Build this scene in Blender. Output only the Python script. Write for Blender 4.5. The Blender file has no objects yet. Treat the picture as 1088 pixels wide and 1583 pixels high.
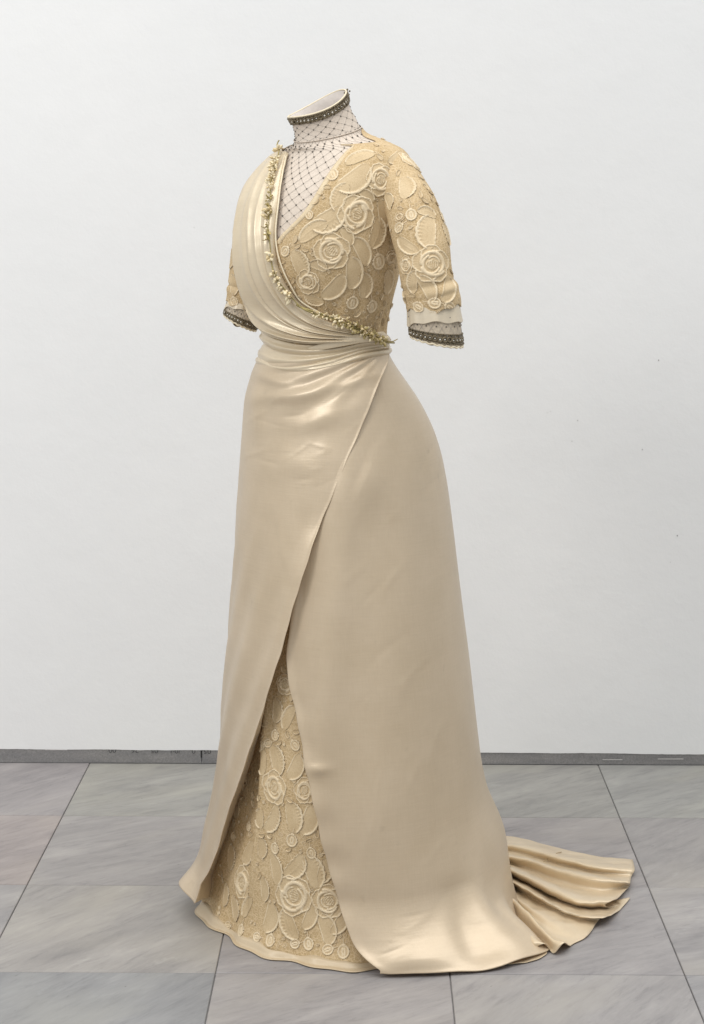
import bpy, math, random
import numpy as np
from mathutils import Vector
from mathutils.bvhtree import BVHTree

random.seed(7); np.random.seed(7)
SC = bpy.context.scene
COL = SC.collection

# ------------------------------------------------------------------ camera
F_PX, CX_PX, HOR_PX, CAM_H = 2755.0, 544.0, 335.0, 1.30      # photo is 1088 x 1583
cam_d = bpy.data.cameras.new('camera'); cam = bpy.data.objects.new('camera', cam_d); COL.objects.link(cam)
cam.location = (0, 0, CAM_H); cam.rotation_euler = (math.pi/2, 0, 0)
cam_d.sensor_fit = 'VERTICAL'; cam_d.sensor_height = 24.0
cam_d.lens = 24.0*F_PX/1583.0
cam_d.shift_y = -(791.5-HOR_PX)/1583.0
cam_d.clip_start = 0.05; cam_d.clip_end = 60
SC.camera = cam

# ------------------------------------------------------------------ light
world = bpy.data.worlds.new('World'); SC.world = world; world.use_nodes = True
bg = world.node_tree.nodes['Background']
bg.inputs['Color'].default_value = (0.93, 0.97, 1.0, 1); bg.inputs['Strength'].default_value = 0.57

def area(name, loc, target, sx, sy, power, color):
    d = bpy.data.lights.new(name, 'AREA'); d.shape = 'RECTANGLE'; d.size = sx; d.size_y = sy
    d.energy = power; d.color = color
    o = bpy.data.objects.new(name, d); COL.objects.link(o); o.location = loc
    o.rotation_euler = (Vector(target)-Vector(loc)).to_track_quat('-Z', 'Y').to_euler()
    return o
area('skylight_panel', (1.6, 0.7, 8.5), (0.8, 2.6, 0.0), 12.0, 7.5, 740, (1.0, 0.985, 0.965))
area('window_panel', (-2.9, 0.6, 3.2), (-.1, 3.3, .9), 1.2, 1.4, 66, (1.0, 0.985, 0.96))

SC.view_settings.view_transform = 'Standard'
SC.view_settings.look = 'None'
SC.view_settings.exposure = 0.05
SC.view_settings.gamma = 1.0

# ------------------------------------------------------------------ helpers
def zpix(py, Y): return CAM_H-(py-HOR_PX)*Y/F_PX
def world_pt(px, py, Y): return np.array([(px-CX_PX)*Y/F_PX, Y, zpix(py, Y)])
def world_z(px, py, z):
    Y = F_PX*(CAM_H-z)/(py-HOR_PX)
    return np.array([(px-CX_PX)*Y/F_PX, Y, z])
def to_px(P):
    P = np.asarray(P, float)
    return np.stack([CX_PX+F_PX*P[..., 0]/P[..., 1], HOR_PX+F_PX*(CAM_H-P[..., 2])/P[..., 1]], -1)

def catmull(pts, n, closed=False):
    """resample a list of points with a Catmull-Rom spline, n points, even in chord length"""
    P = np.asarray(pts, float)
    if P.ndim == 1: P = P[:, None]
    Q = np.vstack([2*P[0]-P[1], P, 2*P[-1]-P[-2]])
    out = []
    sub = 24
    for i in range(len(P)-1):
        p0, p1, p2, p3 = Q[i], Q[i+1], Q[i+2], Q[i+3]
        t = np.linspace(0, 1, sub, endpoint=False)[:, None]
        out.append(.5*((2*p1)+(-p0+p2)*t+(2*p0-5*p1+4*p2-p3)*t**2+(-p0+3*p1-3*p2+p3)*t**3))
    out.append(P[-1:]); out = np.vstack(out)
    d = np.r_[0, np.cumsum(np.linalg.norm(np.diff(out, axis=0), axis=1))]
    s = np.linspace(0, d[-1], n)
    return np.stack([np.interp(s, d, out[:, k]) for k in range(out.shape[1])], -1)

def smooth(a, b, x):
    t = np.clip((np.asarray(x, float)-a)/(b-a), 0, 1); return t*t*(3-2*t)

ROOT0 = np.array([0.010, 3.40, 0.0])
def tagset(o, **k):
    for a, b in k.items(): o[a] = b
    return o
def new_obj(name, verts, faces, mat, parent=None, smooth_shade=True, offset=ROOT0, kind=None, label=None):
    me = bpy.data.meshes.new(name)
    V = np.asarray(verts, float)
    if parent is not None: V = V-offset
    F = faces if isinstance(faces, list) else np.asarray(faces).tolist()
    me.from_pydata(V.tolist(), [], F)
    if mat: me.materials.append(mat)
    if smooth_shade: me.polygons.foreach_set('use_smooth', [True]*len(me.polygons))
    me.update()
    o = bpy.data.objects.new(name, me); COL.objects.link(o)
    if parent is not None: o.parent = parent
    if kind: o['kind'] = kind
    if label: o['label'] = label
    return o
def grid_faces(nu, nv, closed=False, flip=False):
    i = np.arange(nu-1)[:, None]; j = np.arange(nv if closed else nv-1)[None, :]
    j2 = (j+1) % nv
    a = i*nv+j; b = i*nv+j2; c = (i+1)*nv+j2; d = (i+1)*nv+j
    F = np.stack([a, b, c, d] if not flip else [a, d, c, b], -1).reshape(-1, 4)
    return F
def grid_obj(name, P, mat, parent, closed=False, thick=0.0, flip=False, mask=None, **k):
    nu, nv = P.shape[:2]
    F = grid_faces(nu, nv, closed, flip)
    if mask is not None:
        m = mask.reshape(-1)[F].all(1); F = F[m]
    o = new_obj(name, P.reshape(-1, 3), F, mat, parent, **k)
    if thick:
        md = o.modifiers.new('thickness', 'SOLIDIFY'); md.thickness = thick; md.offset = 0
    return o
def normals(P, closed=False):
    du = np.gradient(P, axis=0)
    if closed: dv = (np.roll(P, -1, 1)-np.roll(P, 1, 1))/2
    else: dv = np.gradient(P, axis=1)
    n = np.cross(dv, du); n /= np.linalg.norm(n, axis=-1, keepdims=True)+1e-12
    return n
def tube(path, r, sides=6, caps=True):
    P = np.asarray(path, float); n = len(P)
    r = np.broadcast_to(np.asarray(r, float), (n,))
    T = np.gradient(P, axis=0); T /= np.linalg.norm(T, axis=1, keepdims=True)+1e-12
    up = np.array([0.31, -0.5, 0.81])
    A = np.cross(T, up); A /= np.linalg.norm(A, axis=1, keepdims=True)+1e-9
    B = np.cross(T, A)
    a = np.linspace(0, 2*np.pi, sides, endpoint=False)
    V = P[:, None]+r[:, None, None]*(np.cos(a)[None, :, None]*A[:, None]+np.sin(a)[None, :, None]*B[:, None])
    F = grid_faces(n, sides, True).tolist()
    if caps: F += [list(range(sides)), [(n-1)*sides+k for k in range(sides)][::-1]]
    return V.reshape(-1, 3), F
class Acc:
    def __init__(s): s.v = []; s.f = []; s.n = 0
    def add(s, V, F):
        V = np.asarray(V); s.v.append(V); s.f += [[i+s.n for i in f] for f in F]; s.n += len(V)
    def build(s, name, mat, parent=None, **k):
        return new_obj(name, np.vstack(s.v), s.f, mat, parent, **k)
def waves(X, freqs, seed, n=6):
    """smooth pseudo-random relief from a few sine waves; X (...,3)"""
    rg = np.random.RandomState(seed); h = 0
    for f in freqs:
        for k in range(n):
            d = rg.normal(size=3); d /= np.linalg.norm(d)
            h = h+np.sin((X@d)*f*rg.uniform(.7, 1.4)+rg.uniform(0, 6.28))/(n**.5)/len(freqs)
    return h

# ------------------------------------------------------------------ materials
def mat_base(name):
    m = bpy.data.materials.new(name); m.use_nodes = True
    nt = m.node_tree; b = nt.nodes['Principled BSDF']
    return m, nt, b
def N(nt, t, **k):
    n = nt.nodes.new(t)
    for a, v in k.items():
        if a in n.inputs.keys(): n.inputs[a].default_value = v
        else: setattr(n, a, v)
    return n
def coords(nt, scale=(1, 1, 1), rot=(0, 0, 0), kind='Object'):
    tc = N(nt, 'ShaderNodeTexCoord'); mp = N(nt, 'ShaderNodeMapping')
    mp.inputs['Scale'].default_value = scale; mp.inputs['Rotation'].default_value = rot
    nt.links.new(tc.outputs[kind], mp.inputs['Vector']); return mp.outputs['Vector']
def ramp(nt, src, stops):
    r = N(nt, 'ShaderNodeValToRGB'); e = r.color_ramp.elements
    while len(e) < len(stops): e.new(.5)
    for q, (p, c) in zip(e, stops): q.position = p; q.color = (*c, 1) if len(c) == 3 else c
    nt.links.new(src, r.inputs['Fac']); return r.outputs['Color']
def mixc(nt, fac, a, b, mode='MIX'):
    m = N(nt, 'ShaderNodeMix', data_type='RGBA', blend_type=mode)
    for s, v in ((0, fac), (6, a), (7, b)):
        if isinstance(v, (int, float, tuple)): m.inputs[s].default_value = v if not isinstance(v, tuple) else (*v, 1)
        else: nt.links.new(v, m.inputs[s])
    return m.outputs[2]
def bump(nt, b, src, strength, dist=.001, prev=None):
    n = N(nt, 'ShaderNodeBump'); n.inputs['Strength'].default_value = strength; n.inputs['Distance'].default_value = dist
    nt.links.new(src, n.inputs['Height'])
    if prev is not None: nt.links.new(prev, n.inputs['Normal'])
    nt.links.new(n.outputs['Normal'], b.inputs['Normal']); return n.outputs['Normal']

def satin(name, c1, c2, rough=.36, metal=.16):
    m, nt, b = mat_base(name)
    v = coords(nt)
    n1 = N(nt, 'ShaderNodeTexNoise', Scale=7.0, Detail=5.0, Roughness=.6); nt.links.new(v, n1.inputs['Vector'])
    col = ramp(nt, n1.outputs['Fac'], [(.3, c1), (.7, c2)])
    # yellowed stains
    n2 = N(nt, 'ShaderNodeTexNoise', Scale=38.0, Detail=3.0); nt.links.new(v, n2.inputs['Vector'])
    st = ramp(nt, n2.outputs['Fac'], [(.66, (0, 0, 0)), (.8, (.35, .35, .35))])
    col = mixc(nt, st, col, tuple(x*.78 for x in c1))
    nt.links.new(col, b.inputs['Base Color'])
    b.inputs['Roughness'].default_value = rough
    b.inputs['Specular IOR Level'].default_value = .6
    b.inputs['Coat Weight'].default_value = .30; b.inputs['Coat Roughness'].default_value = .27; b.inputs['Coat IOR'].default_value = 1.55
    b.inputs['Metallic'].default_value = metal
    b.inputs['Sheen Weight'].default_value = .12; b.inputs['Sheen Roughness'].default_value = .4
    b.inputs['Sheen Tint'].default_value = (1, .93, .8, 1)
    # creases and weave
    vs = coords(nt, (1, 1, .55), (.35, .2, .3))
    n3 = N(nt, 'ShaderNodeTexNoise', Scale=17.0, Detail=3.0, Roughness=.5, Distortion=.5); nt.links.new(vs, n3.inputs['Vector'])
    p = bump(nt, b, n3.outputs['Fac'], .07, .006)
    n6 = N(nt, 'ShaderNodeTexNoise', noise_type='RIDGED_MULTIFRACTAL', Scale=6.5, Detail=3.0, Roughness=.5, Distortion=.35); nt.links.new(vs, n6.inputs['Vector'])
    cr = N(nt, 'ShaderNodeMapRange'); cr.inputs['From Min'].default_value = .55; cr.inputs['From Max'].default_value = 1.6; nt.links.new(n6.outputs['Fac'], cr.inputs['Value'])
    p = bump(nt, b, cr.outputs['Result'], .34, .006, p)
    vh = coords(nt, (1, 1, 16)); vv = coords(nt, (14, 14, 1))
    n7 = N(nt, 'ShaderNodeTexNoise', Scale=22.0, Detail=3.0, Roughness=.65); nt.links.new(vh, n7.inputs['Vector'])
    n8 = N(nt, 'ShaderNodeTexNoise', Scale=20.0, Detail=3.0, Roughness=.65); nt.links.new(vv, n8.inputs['Vector'])
    p = bump(nt, b, n7.outputs['Fac'], .16, .0012, p)
    p = bump(nt, b, n8.outputs['Fac'], .16, .0012, p)
    slub = mixc(nt, 1.0, ramp(nt, n7.outputs['Fac'], [(.3, (.955, .95, .94)), (.7, (1, 1, 1))]), ramp(nt, n8.outputs['Fac'], [(.3, (.965, .96, .95)), (.7, (1, 1, 1))]), 'MULTIPLY')
    nt.links.new(mixc(nt, 1.0, col, slub, 'MULTIPLY'), b.inputs['Base Color'])
    tg = N(nt, 'ShaderNodeTangent', direction_type='RADIAL', axis='Z'); nt.links.new(tg.outputs['Tangent'], b.inputs['Tangent'])
    b.inputs['Anisotropic'].default_value = .45
    n4 = N(nt, 'ShaderNodeTexNoise', Scale=1100.0, Detail=2.0); nt.links.new(v, n4.inputs['Vector'])
    bump(nt, b, n4.outputs['Fac'], .2, .0006, p)
    n5 = N(nt, 'ShaderNodeTexNoise', Scale=14.0, Detail=3.0); nt.links.new(v, n5.inputs['Vector'])
    rr = N(nt, 'ShaderNodeMapRange'); rr.inputs['To Min'].default_value = rough-.05; rr.inputs['To Max'].default_value = rough+.09
    nt.links.new(n5.outputs['Fac'], rr.inputs['Value']); nt.links.new(rr.outputs['Result'], b.inputs['Roughness'])
    # thin silk lets some warm light through
    tr = N(nt, 'ShaderNodeBsdfTranslucent'); tr.inputs['Color'].default_value = (.92, .70, .40, 1)
    mx = N(nt, 'ShaderNodeMixShader'); mx.inputs['Fac'].default_value = .16
    nt.links.new(b.outputs['BSDF'], mx.inputs[1]); nt.links.new(tr.outputs['BSDF'], mx.inputs[2])
    nt.links.new(mx.outputs['Shader'], nt.nodes['Material Output'].inputs['Surface'])
    return m
M_satin = satin('ivory_satin', (.655, .532, .372), (.715, .59, .43), .36, .20)
M_drape = satin('cream_satin', (.78, .655, .465), (.82, .71, .525), .30, .18)
M_train = satin('train_satin', (.74, .60, .41), (.79, .665, .475), .31, .16)
M_hem = satin('hem_satin', (.66, .53, .355), (.72, .60, .42), .5, .05)
M_cuff = satin('pale_satin', (.77, .67, .51), (.81, .72, .56), .42, .08)

def lace(name, c1, c2, c3):
    m, nt, b = mat_base(name); v = coords(nt)
    vo = N(nt, 'ShaderNodeTexVoronoi', Scale=420.0); nt.links.new(v, vo.inputs['Vector'])
    n1 = N(nt, 'ShaderNodeTexNoise', Scale=260.0, Detail=4.0, Roughness=.7); nt.links.new(v, n1.inputs['Vector'])
    n2 = N(nt, 'ShaderNodeTexNoise', Scale=14.0, Detail=3.0); nt.links.new(v, n2.inputs['Vector'])
    col = ramp(nt, n1.outputs['Fac'], [(.32, c1), (.52, c2), (.7, c3)])
    tone = ramp(nt, n2.outputs['Fac'], [(.3, (.82, .78, .7)), (.7, (1, 1, 1))])
    col = mixc(nt, 1.0, col, tone, 'MULTIPLY')
    nt.links.new(col, b.inputs['Base Color']); b.inputs['Roughness'].default_value = .8
    b.inputs['Specular IOR Level'].default_value = .2
    ve = N(nt, 'ShaderNodeTexVoronoi', feature='DISTANCE_TO_EDGE', Scale=150.0); nt.links.new(v, ve.inputs['Vector'])
    ln = ramp(nt, ve.outputs['Distance'], [(.0, (.55, .55, .55)), (.12, (0, 0, 0))])
    nt.links.new(mixc(nt, ln, col, tuple(min(1, x*1.12) for x in c3)), b.inputs['Base Color'])
    p = bump(nt, b, ln, .5, .0010)
    p = bump(nt, b, vo.outputs['Distance'], .4, .0012, p)
    bump(nt, b, n1.outputs['Fac'], .5, .0012, p)
    return m
M_lace = lace('lace_ground', (.475, .342, .185), (.58, .438, .255), (.68, .53, .34))
def thread(name, c1, c2):
    m, nt, b = mat_base(name); v = coords(nt)
    n1 = N(nt, 'ShaderNodeTexNoise', Scale=500.0, Detail=3.0); nt.links.new(v, n1.inputs['Vector'])
    n2 = N(nt, 'ShaderNodeTexNoise', Scale=30.0, Detail=2.0); nt.links.new(v, n2.inputs['Vector'])
    col = ramp(nt, n1.outputs['Fac'], [(.3, c1), (.65, c2)])
    tone = ramp(nt, n2.outputs['Fac'], [(.3, (.88, .85, .8)), (.7, (1, 1, 1))])
    nt.links.new(mixc(nt, 1.0, col, tone, 'MULTIPLY'), b.inputs['Base Color'])
    b.inputs['Roughness'].default_value = .55; b.inputs['Specular IOR Level'].default_value = .35
    bump(nt, b, n1.outputs['Fac'], .35, .0008)
    return m
M_thread = thread('silk_thread', (.70, .56, .37), (.81, .685, .49))
M_fill = thread('silk_filling', (.57, .434, .257), (.66, .518, .325))

def plain(name, c, rough=.6, metal=0.0, var=.15, scale=60.0, bmp=.2):
    m, nt, b = mat_base(name); v = coords(nt)
    n1 = N(nt, 'ShaderNodeTexNoise', Scale=scale, Detail=4.0); nt.links.new(v, n1.inputs['Vector'])
    col = ramp(nt, n1.outputs['Fac'], [(.3, tuple(x*(1-var) for x in c)), (.7, tuple(min(1, x*(1+var)) for x in c))])
    nt.links.new(col, b.inputs['Base Color']); b.inputs['Roughness'].default_value = rough; b.inputs['Metallic'].default_value = metal
    if bmp: bump(nt, b, n1.outputs['Fac'], bmp, .001)
    return m
M_lining = plain('white_lining', (.64, .555, .47), .85, var=.08, scale=300)
M_slnet = plain('beige_net_lining', (.52, .44, .335), .85, var=.12, scale=300)
M_linin = plain('inner_lining', (.80, .735, .68), .85, var=.05, scale=120)
M_net = plain('grey_net_thread', (.40, .365, .33), .7, var=.2)
M_dot = plain('steel_bead', (.13, .115, .10), .4, .2)
M_trim = plain('bronze_beads', (.165, .13, .08), .38, .45, .4, 400)
M_pearl = plain('pale_beads', (.70, .66, .58), .25, 0, .1)
M_edge = plain('cream_edge', (.76, .66, .48), .6, 0, .08, 200)
M_bud = plain('wax_bud', (.80, .69, .47), .42, 0, .12, 90)
M_budy = plain('wax_bud_yellow', (.70, .56, .32), .42, 0, .15, 90)
M_stem = plain('olive_stem', (.33, .265, .10), .55, 0, .3, 120)
M_leaf = plain('olive_leaf', (.45, .36, .15), .5, 0, .3, 120)
M_brown = plain('brown_lining', (.42, .29, .15), .8, 0, .25, 120)

# ================================================================== the room
PSI = .01125                                   # the tile grid is turned a little against the camera
EX = np.array([1, -PSI, 0])/math.hypot(1, PSI); EY = np.array([PSI, 1, 0])/math.hypot(1, PSI)
def room(a, b, z): return EX*a+EY*b+np.array([0, 0, z])
WALL_B = 4.235
def box_verts(a0, a1, b0, b1, z0, z1):
    V = [room(a, b, z) for z in (z0, z1) for a, b in ((a0, b0), (a1, b0), (a1, b1), (a0, b1))]
    F = [[3, 2, 1, 0], [4, 5, 6, 7], [0, 1, 5, 4], [1, 2, 6, 5], [2, 3, 7, 6], [3, 0, 4, 7]]
    return V, F
# floor: mortar bed with separate marble slabs
m_mortar = plain('mortar', (.25, .24, .235), .9, 0, .2, 80)
V, F = box_verts(-3.2, 3.2, -.6, WALL_B+.3, -.05, -.004)
floor = new_obj('floor', V, F, m_mortar, smooth_shade=False); floor['kind'] = 'structure'; floor['label'] = 'grey veined marble floor of large square slabs'

def marble():
    m, nt, b = mat_base('grey_marble')
    oi = N(nt, 'ShaderNodeObjectInfo')
    tc = N(nt, 'ShaderNodeTexCoord')
    sh = N(nt, 'ShaderNodeVectorMath', operation='SCALE'); sh.inputs['Scale'].default_value = 9.0
    cmb = N(nt, 'ShaderNodeCombineXYZ'); nt.links.new(oi.outputs['Random'], cmb.inputs['X']); nt.links.new(oi.outputs['Random'], cmb.inputs['Y']); nt.links.new(oi.outputs['Random'], cmb.inputs['Z'])
    nt.links.new(cmb.outputs['Vector'], sh.inputs[0])
    # each slab's veins run at their own slight angle
    rot = N(nt, 'ShaderNodeVectorRotate', rotation_type='Z_AXIS')
    mr = N(nt, 'ShaderNodeMapRange'); mr.inputs['To Min'].default_value = -.95; mr.inputs['To Max'].default_value = -.35
    nt.links.new(oi.outputs['Random'], mr.inputs['Value']); nt.links.new(mr.outputs['Result'], rot.inputs['Angle'])
    nt.links.new(tc.outputs['Object'], rot.inputs['Vector'])
    add = N(nt, 'ShaderNodeVectorMath', operation='ADD'); nt.links.new(rot.outputs['Vector'], add.inputs[0]); nt.links.new(sh.outputs['Vector'], add.inputs[1])
    def stretched(sx, sy):
        mp = N(nt, 'ShaderNodeMapping'); mp.inputs['Scale'].default_value = (sx, sy, 1); nt.links.new(add.outputs['Vector'], mp.inputs['Vector']); return mp.outputs['Vector']
    n1 = N(nt, 'ShaderNodeTexNoise', Scale=4.0, Detail=8.0, Roughness=.68, Distortion=.5); nt.links.new(stretched(1, 3.6), n1.inputs['Vector'])
    n2 = N(nt, 'ShaderNodeTexNoise', Scale=14.0, Detail=8.0, Roughness=.75, Distortion=.3); nt.links.new(stretched(.9, 4.5), n2.inputs['Vector'])
    n3 = N(nt, 'ShaderNodeTexNoise', Scale=2.6, Detail=3.0, Distortion=.4); nt.links.new(stretched(1, 1.8), n3.inputs['Vector'])
    base = ramp(nt, n1.outputs['Fac'], [(.28, (.222, .212, .210)), (.46, (.280, .267, .260)), (.6, (.318, .303, .293)), (.78, (.385, .367, .35))])
    fine = ramp(nt, n2.outputs['Fac'], [(.34, (.80, .80, .815)), (.46, (.97, .97, .97)), (.54, (1, 1, 1)), (.68, (1.09, 1.08, 1.07))])
    col = mixc(nt, 1.0, base, fine, 'MULTIPLY')
    warm = ramp(nt, n3.outputs['Fac'], [(.5, (0, 0, 0)), (.72, (.55, .55, .55))])
    col = mixc(nt, warm, col, (.375, .352, .315))
    rv = N(nt, 'ShaderNodeTexNoise', noise_type='RIDGED_MULTIFRACTAL', Scale=3.2, Detail=6.0, Roughness=.6, Distortion=.25); nt.links.new(stretched(.8, 3.2), rv.inputs['Vector'])
    vein = ramp(nt, rv.outputs['Fac'], [(.62, (0, 0, 0)), (.95, (.42, .42, .42))])
    col = mixc(nt, vein, col, (.50, .48, .46))
    rk = N(nt, 'ShaderNodeTexNoise', noise_type='RIDGED_MULTIFRACTAL', Scale=5.5, Detail=5.0, Roughness=.55, Distortion=.3); nt.links.new(stretched(.7, 3.0), rk.inputs['Vector'])
    dkv = ramp(nt, rk.outputs['Fac'], [(.72, (0, 0, 0)), (1.0, (.38, .38, .38))])
    col = mixc(nt, dkv, col, (.17, .16, .165))
    # a few pale scratches and clouds
    n4 = N(nt, 'ShaderNodeTexNoise', Scale=6.0, Detail=5.0, Roughness=.75); nt.links.new(stretched(1, 2.2), n4.inputs['Vector'])
    cl = ramp(nt, n4.outputs['Fac'], [(.62, (0, 0, 0)), (.8, (.45, .45, .45))])
    col = mixc(nt, cl, col, (.50, .49, .47))
    col = mixc(nt, 1.0, col, oi.outputs['Color'], 'MULTIPLY')
    # dark pin marks
    vo = N(nt, 'ShaderNodeTexNoise', Scale=55.0, Detail=2.0); nt.links.new(stretched(1, 2.5), vo.inputs['Vector'])
    pin = ramp(nt, vo.outputs['Fac'], [(.76, (0, 0, 0)), (.8, (.7, .7, .7))])
    col = mixc(nt, pin, col, (.14, .13, .125))
    nt.links.new(col, b.inputs['Base Color'])
    rr = N(nt, 'ShaderNodeMapRange'); rr.inputs['To Min'].default_value = .42; rr.inputs['To Max'].default_value = .62
    nt.links.new(n4.outputs['Fac'], rr.inputs['Value']); nt.links.new(rr.outputs['Result'], b.inputs['Roughness'])
    b.inputs['Specular IOR Level'].default_value = .35
    bump(nt, b, n2.outputs['Fac'], .06, .002)
    return m
M_marble = marble()
TW, TD, GAP = .4026, .400, .0019
def tile_mesh(w, d, name='tile'):
    c = .0011; t = .02
    hw, hd = w/2-GAP/2, d/2-GAP*.66
    V = []
    for z, k in ((-t, 0), (-c, 0), (0, c)):
        V += [room(x, y, z) for x, y in ((-hw+k, -hd+k), (hw-k, -hd+k), (hw-k, hd-k), (-hw+k, hd-k))]
    F = [[8, 9, 10, 11]]
    for r in (0, 1):
        for i in range(4):
            j = (i+1) % 4; F.append([r*4+i, r*4+j, r*4+4+j, r*4+4+i])
    me = bpy.data.meshes.new(name); me.from_pydata([v.tolist() for v in V], [], F); me.materials.append(M_marble); me.update(); return me
me_tile = tile_mesh(TW, TD); 
A0, B0 = -.2346-3.0625*PSI, 3.0625
lastd = WALL_B-(B0+2*TD)
me_last = tile_mesh(TW, lastd-.001, 'tile')
rg = random.Random(11)
special = {(-1, -1): (.84, .88, .91), (-1, 0): (1.05, 1.04, 1.01), (-1, 1): (1.0, .99, .985), (0, -1): (.99, .98, .99), (1, -1): (1.0, 1.0, 1.01), (2, -1): (.93, .95, .98),
           (1, 0): (.97, .965, .985), (2, 0): (.985, .985, 1.0), (1, 1): (.98, .96, .965), (2, 1): (.96, .955, .96), (-2, 0): (.99, .99, 1.0), (0, 0): (.98, .97, .99)}
for i in range(-7, 7):
    for j in range(-8, 3):
        last = j == 2
        o = bpy.data.objects.new('marble_tile', me_last if last else me_tile); COL.objects.link(o)
        d = lastd if last else TD
        o.location = room(A0+(i+.5)*TW, B0+j*TD+d/2, 0).tolist(); o.location.z = -rg.uniform(0, .0006)
        o.parent = floor
        c = special.get((i, j)) or tuple(rg.uniform(.93, 1.04)+q for q in (0.005, 0, .0))
        o.color = (*c, 1)

# wall
def plaster():
    m, nt, b = mat_base('white_plaster'); v = coords(nt)
    n1 = N(nt, 'ShaderNodeTexNoise', Scale=1.3, Detail=4.0); nt.links.new(v, n1.inputs['Vector'])
    n2 = N(nt, 'ShaderNodeTexNoise', Scale=9.0, Detail=5.0, Roughness=.6); nt.links.new(v, n2.inputs['Vector'])
    c = ramp(nt, n1.outputs['Fac'], [(.3, (.785, .787, .785)), (.7, (.81, .81, .805))])
    c = mixc(nt, 1.0, c, ramp(nt, n2.outputs['Fac'], [(.3, (.985, .985, .985)), (.7, (1.0, 1.0, 1.0))]), 'MULTIPLY')
    nt.links.new(c, b.inputs['Base Color']); b.inputs['Roughness'].default_value = .85; b.inputs['Specular IOR Level'].default_value = .2
    n3 = N(nt, 'ShaderNodeTexNoise', Scale=160.0, Detail=3.0); nt.links.new(v, n3.inputs['Vector'])
    p = bump(nt, b, n2.outputs['Fac'], .22, .008); bump(nt, b, n3.outputs['Fac'], .12, .0012, p)
    return m
M_wall = plaster()
na, nz = 260, 10
top_h = lambda a: .0325-.0078*(a+.8)/1.62       # the skirting narrows to the right
aa = np.linspace(-3.2, 3.2, 900)
rgw = np.random.RandomState(3)
rag = np.convolve(rgw.normal(size=900+20), np.ones(7)/7, 'same')[10:910]*.0009+np.convolve(rgw.normal(size=940), np.ones(31)/31, 'same')[20:920]*.0016
zb = np.clip(top_h(aa), .012, .045)+rag
P = np.zeros((3, 900, 3))
for k in range(900):
    P[0, k] = room(aa[k], WALL_B+.02, zb[k]); P[1, k] = room(aa[k], WALL_B-.0015, zb[k]+.0005); P[2, k] = room(aa[k], WALL_B-.0015, 3.4)
wall = grid_obj('wall', P, M_wall, None, smooth_shade=False, flip=False)
wall['kind'] = 'structure'; wall['label'] = 'plain white plastered wall'
specks = Acc()
for px, py, s in ((1018, 557, .0024), (893, 650, .0016), (993, 695, .0018), (1047, 828, .002), (884, 682, .0012), (846, 638, .001), (851, 636, .001), (300, 352, .001), (1036, 869, .001)):
    Y = WALL_B*1.0-(px-544)/2755*WALL_B*PSI-.002
    c = world_pt(px, py, Y)
    th = np.linspace(0, 6.28, 7)[:-1]
    V = [c+np.array([s*math.cos(t)*random.uniform(.5, 1), 0.0, s*math.sin(t)*random.uniform(.7, 1.2)]) for t in th]+[c+np.array([0, -.0006, 0])]
    specks.add(V, [[i, (i+1) % 6, 6] for i in range(6)])
o = specks.build('paint_chip', plain('chip_grey', (.33, .32, .31), .9), None); o.parent = wall; o['kind'] = 'stuff'

# skirting
m_sk, nt, b = mat_base('grey_stone'); v = coords(nt)
n1 = N(nt, 'ShaderNodeTexNoise', Scale=260.0, Detail=4.0, Roughness=.8); nt.links.new(v, n1.inputs['Vector'])
v2 = coords(nt, (1, 1, 5)); n2 = N(nt, 'ShaderNodeTexNoise', Scale=9.0, Detail=4.0); nt.links.new(v2, n2.inputs['Vector'])
c = ramp(nt, n1.outputs['Fac'], [(.3, (.17, .168, .165)), (.55, (.245, .24, .237)), (.75, (.31, .305, .30))])
c = mixc(nt, 1.0, c, ramp(nt, n2.outputs['Fac'], [(.3, (.8, .8, .82)), (.7, (1.12, 1.1, 1.08))]), 'MULTIPLY')
nt.links.new(c, b.inputs['Base Color']); b.inputs['Roughness'].default_value = .6
sk = bpy.data.objects.new('skirting_board', None); COL.objects.link(sk)
sk['label'] = 'low grey stone skirting along the foot of the white wall'; sk['category'] = 'skirting board'
zero = np.zeros(3)
cuts = [-3.2, -2.28, -1.46, -.405, .8165, 1.7, 2.45, 3.2]
for k in range(len(cuts)-1):
    V, F = box_verts(cuts[k]+.001, cuts[k+1]-.001, WALL_B-.0004+.0003*(k % 2), WALL_B+.015, .0005, .048)
    new_obj('stone_strip', V, F, m_sk, sk, False, offset=zero)
# printing left on the stone, standing on its head and cut off by the paint
M_ink = plain('faded_ink', (.06, .06, .06), .8, 0, .3, 300, 0)
def ink_text(body, px, py, h):
    cu = bpy.data.curves.new('t', 'FONT'); cu.body = body; cu.size = h; cu.align_x = 'CENTER'; cu.align_y = 'CENTER'
    ob = bpy.data.objects.new('t', cu); COL.objects.link(ob)
    dg = bpy.context.evaluated_depsgraph_get(); me = bpy.data.meshes.new_from_object(ob.evaluated_get(dg))
    V = np.array([v.co[:] for v in me.vertices]); F = [list(p.vertices) for p in me.polygons]
    bpy.data.objects.remove(ob)
    a = (px-544)/2755*WALL_B; z = zpix(py, WALL_B-a*PSI)
    W = [room(a-x*1.25, WALL_B-.0009, z-y) for x, y, _ in V]
    return new_obj('stencil_number', W, F, M_ink, sk, False, offset=zero)
for body, px in (('540.', 336), ('05', 289), ('0', 268), ('/0:/', 240), ('05', 207), ('26', 177), ('00', 142)):
    ink_text(body, px, 1159.5+(px-140)*.012, .0150)
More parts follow.
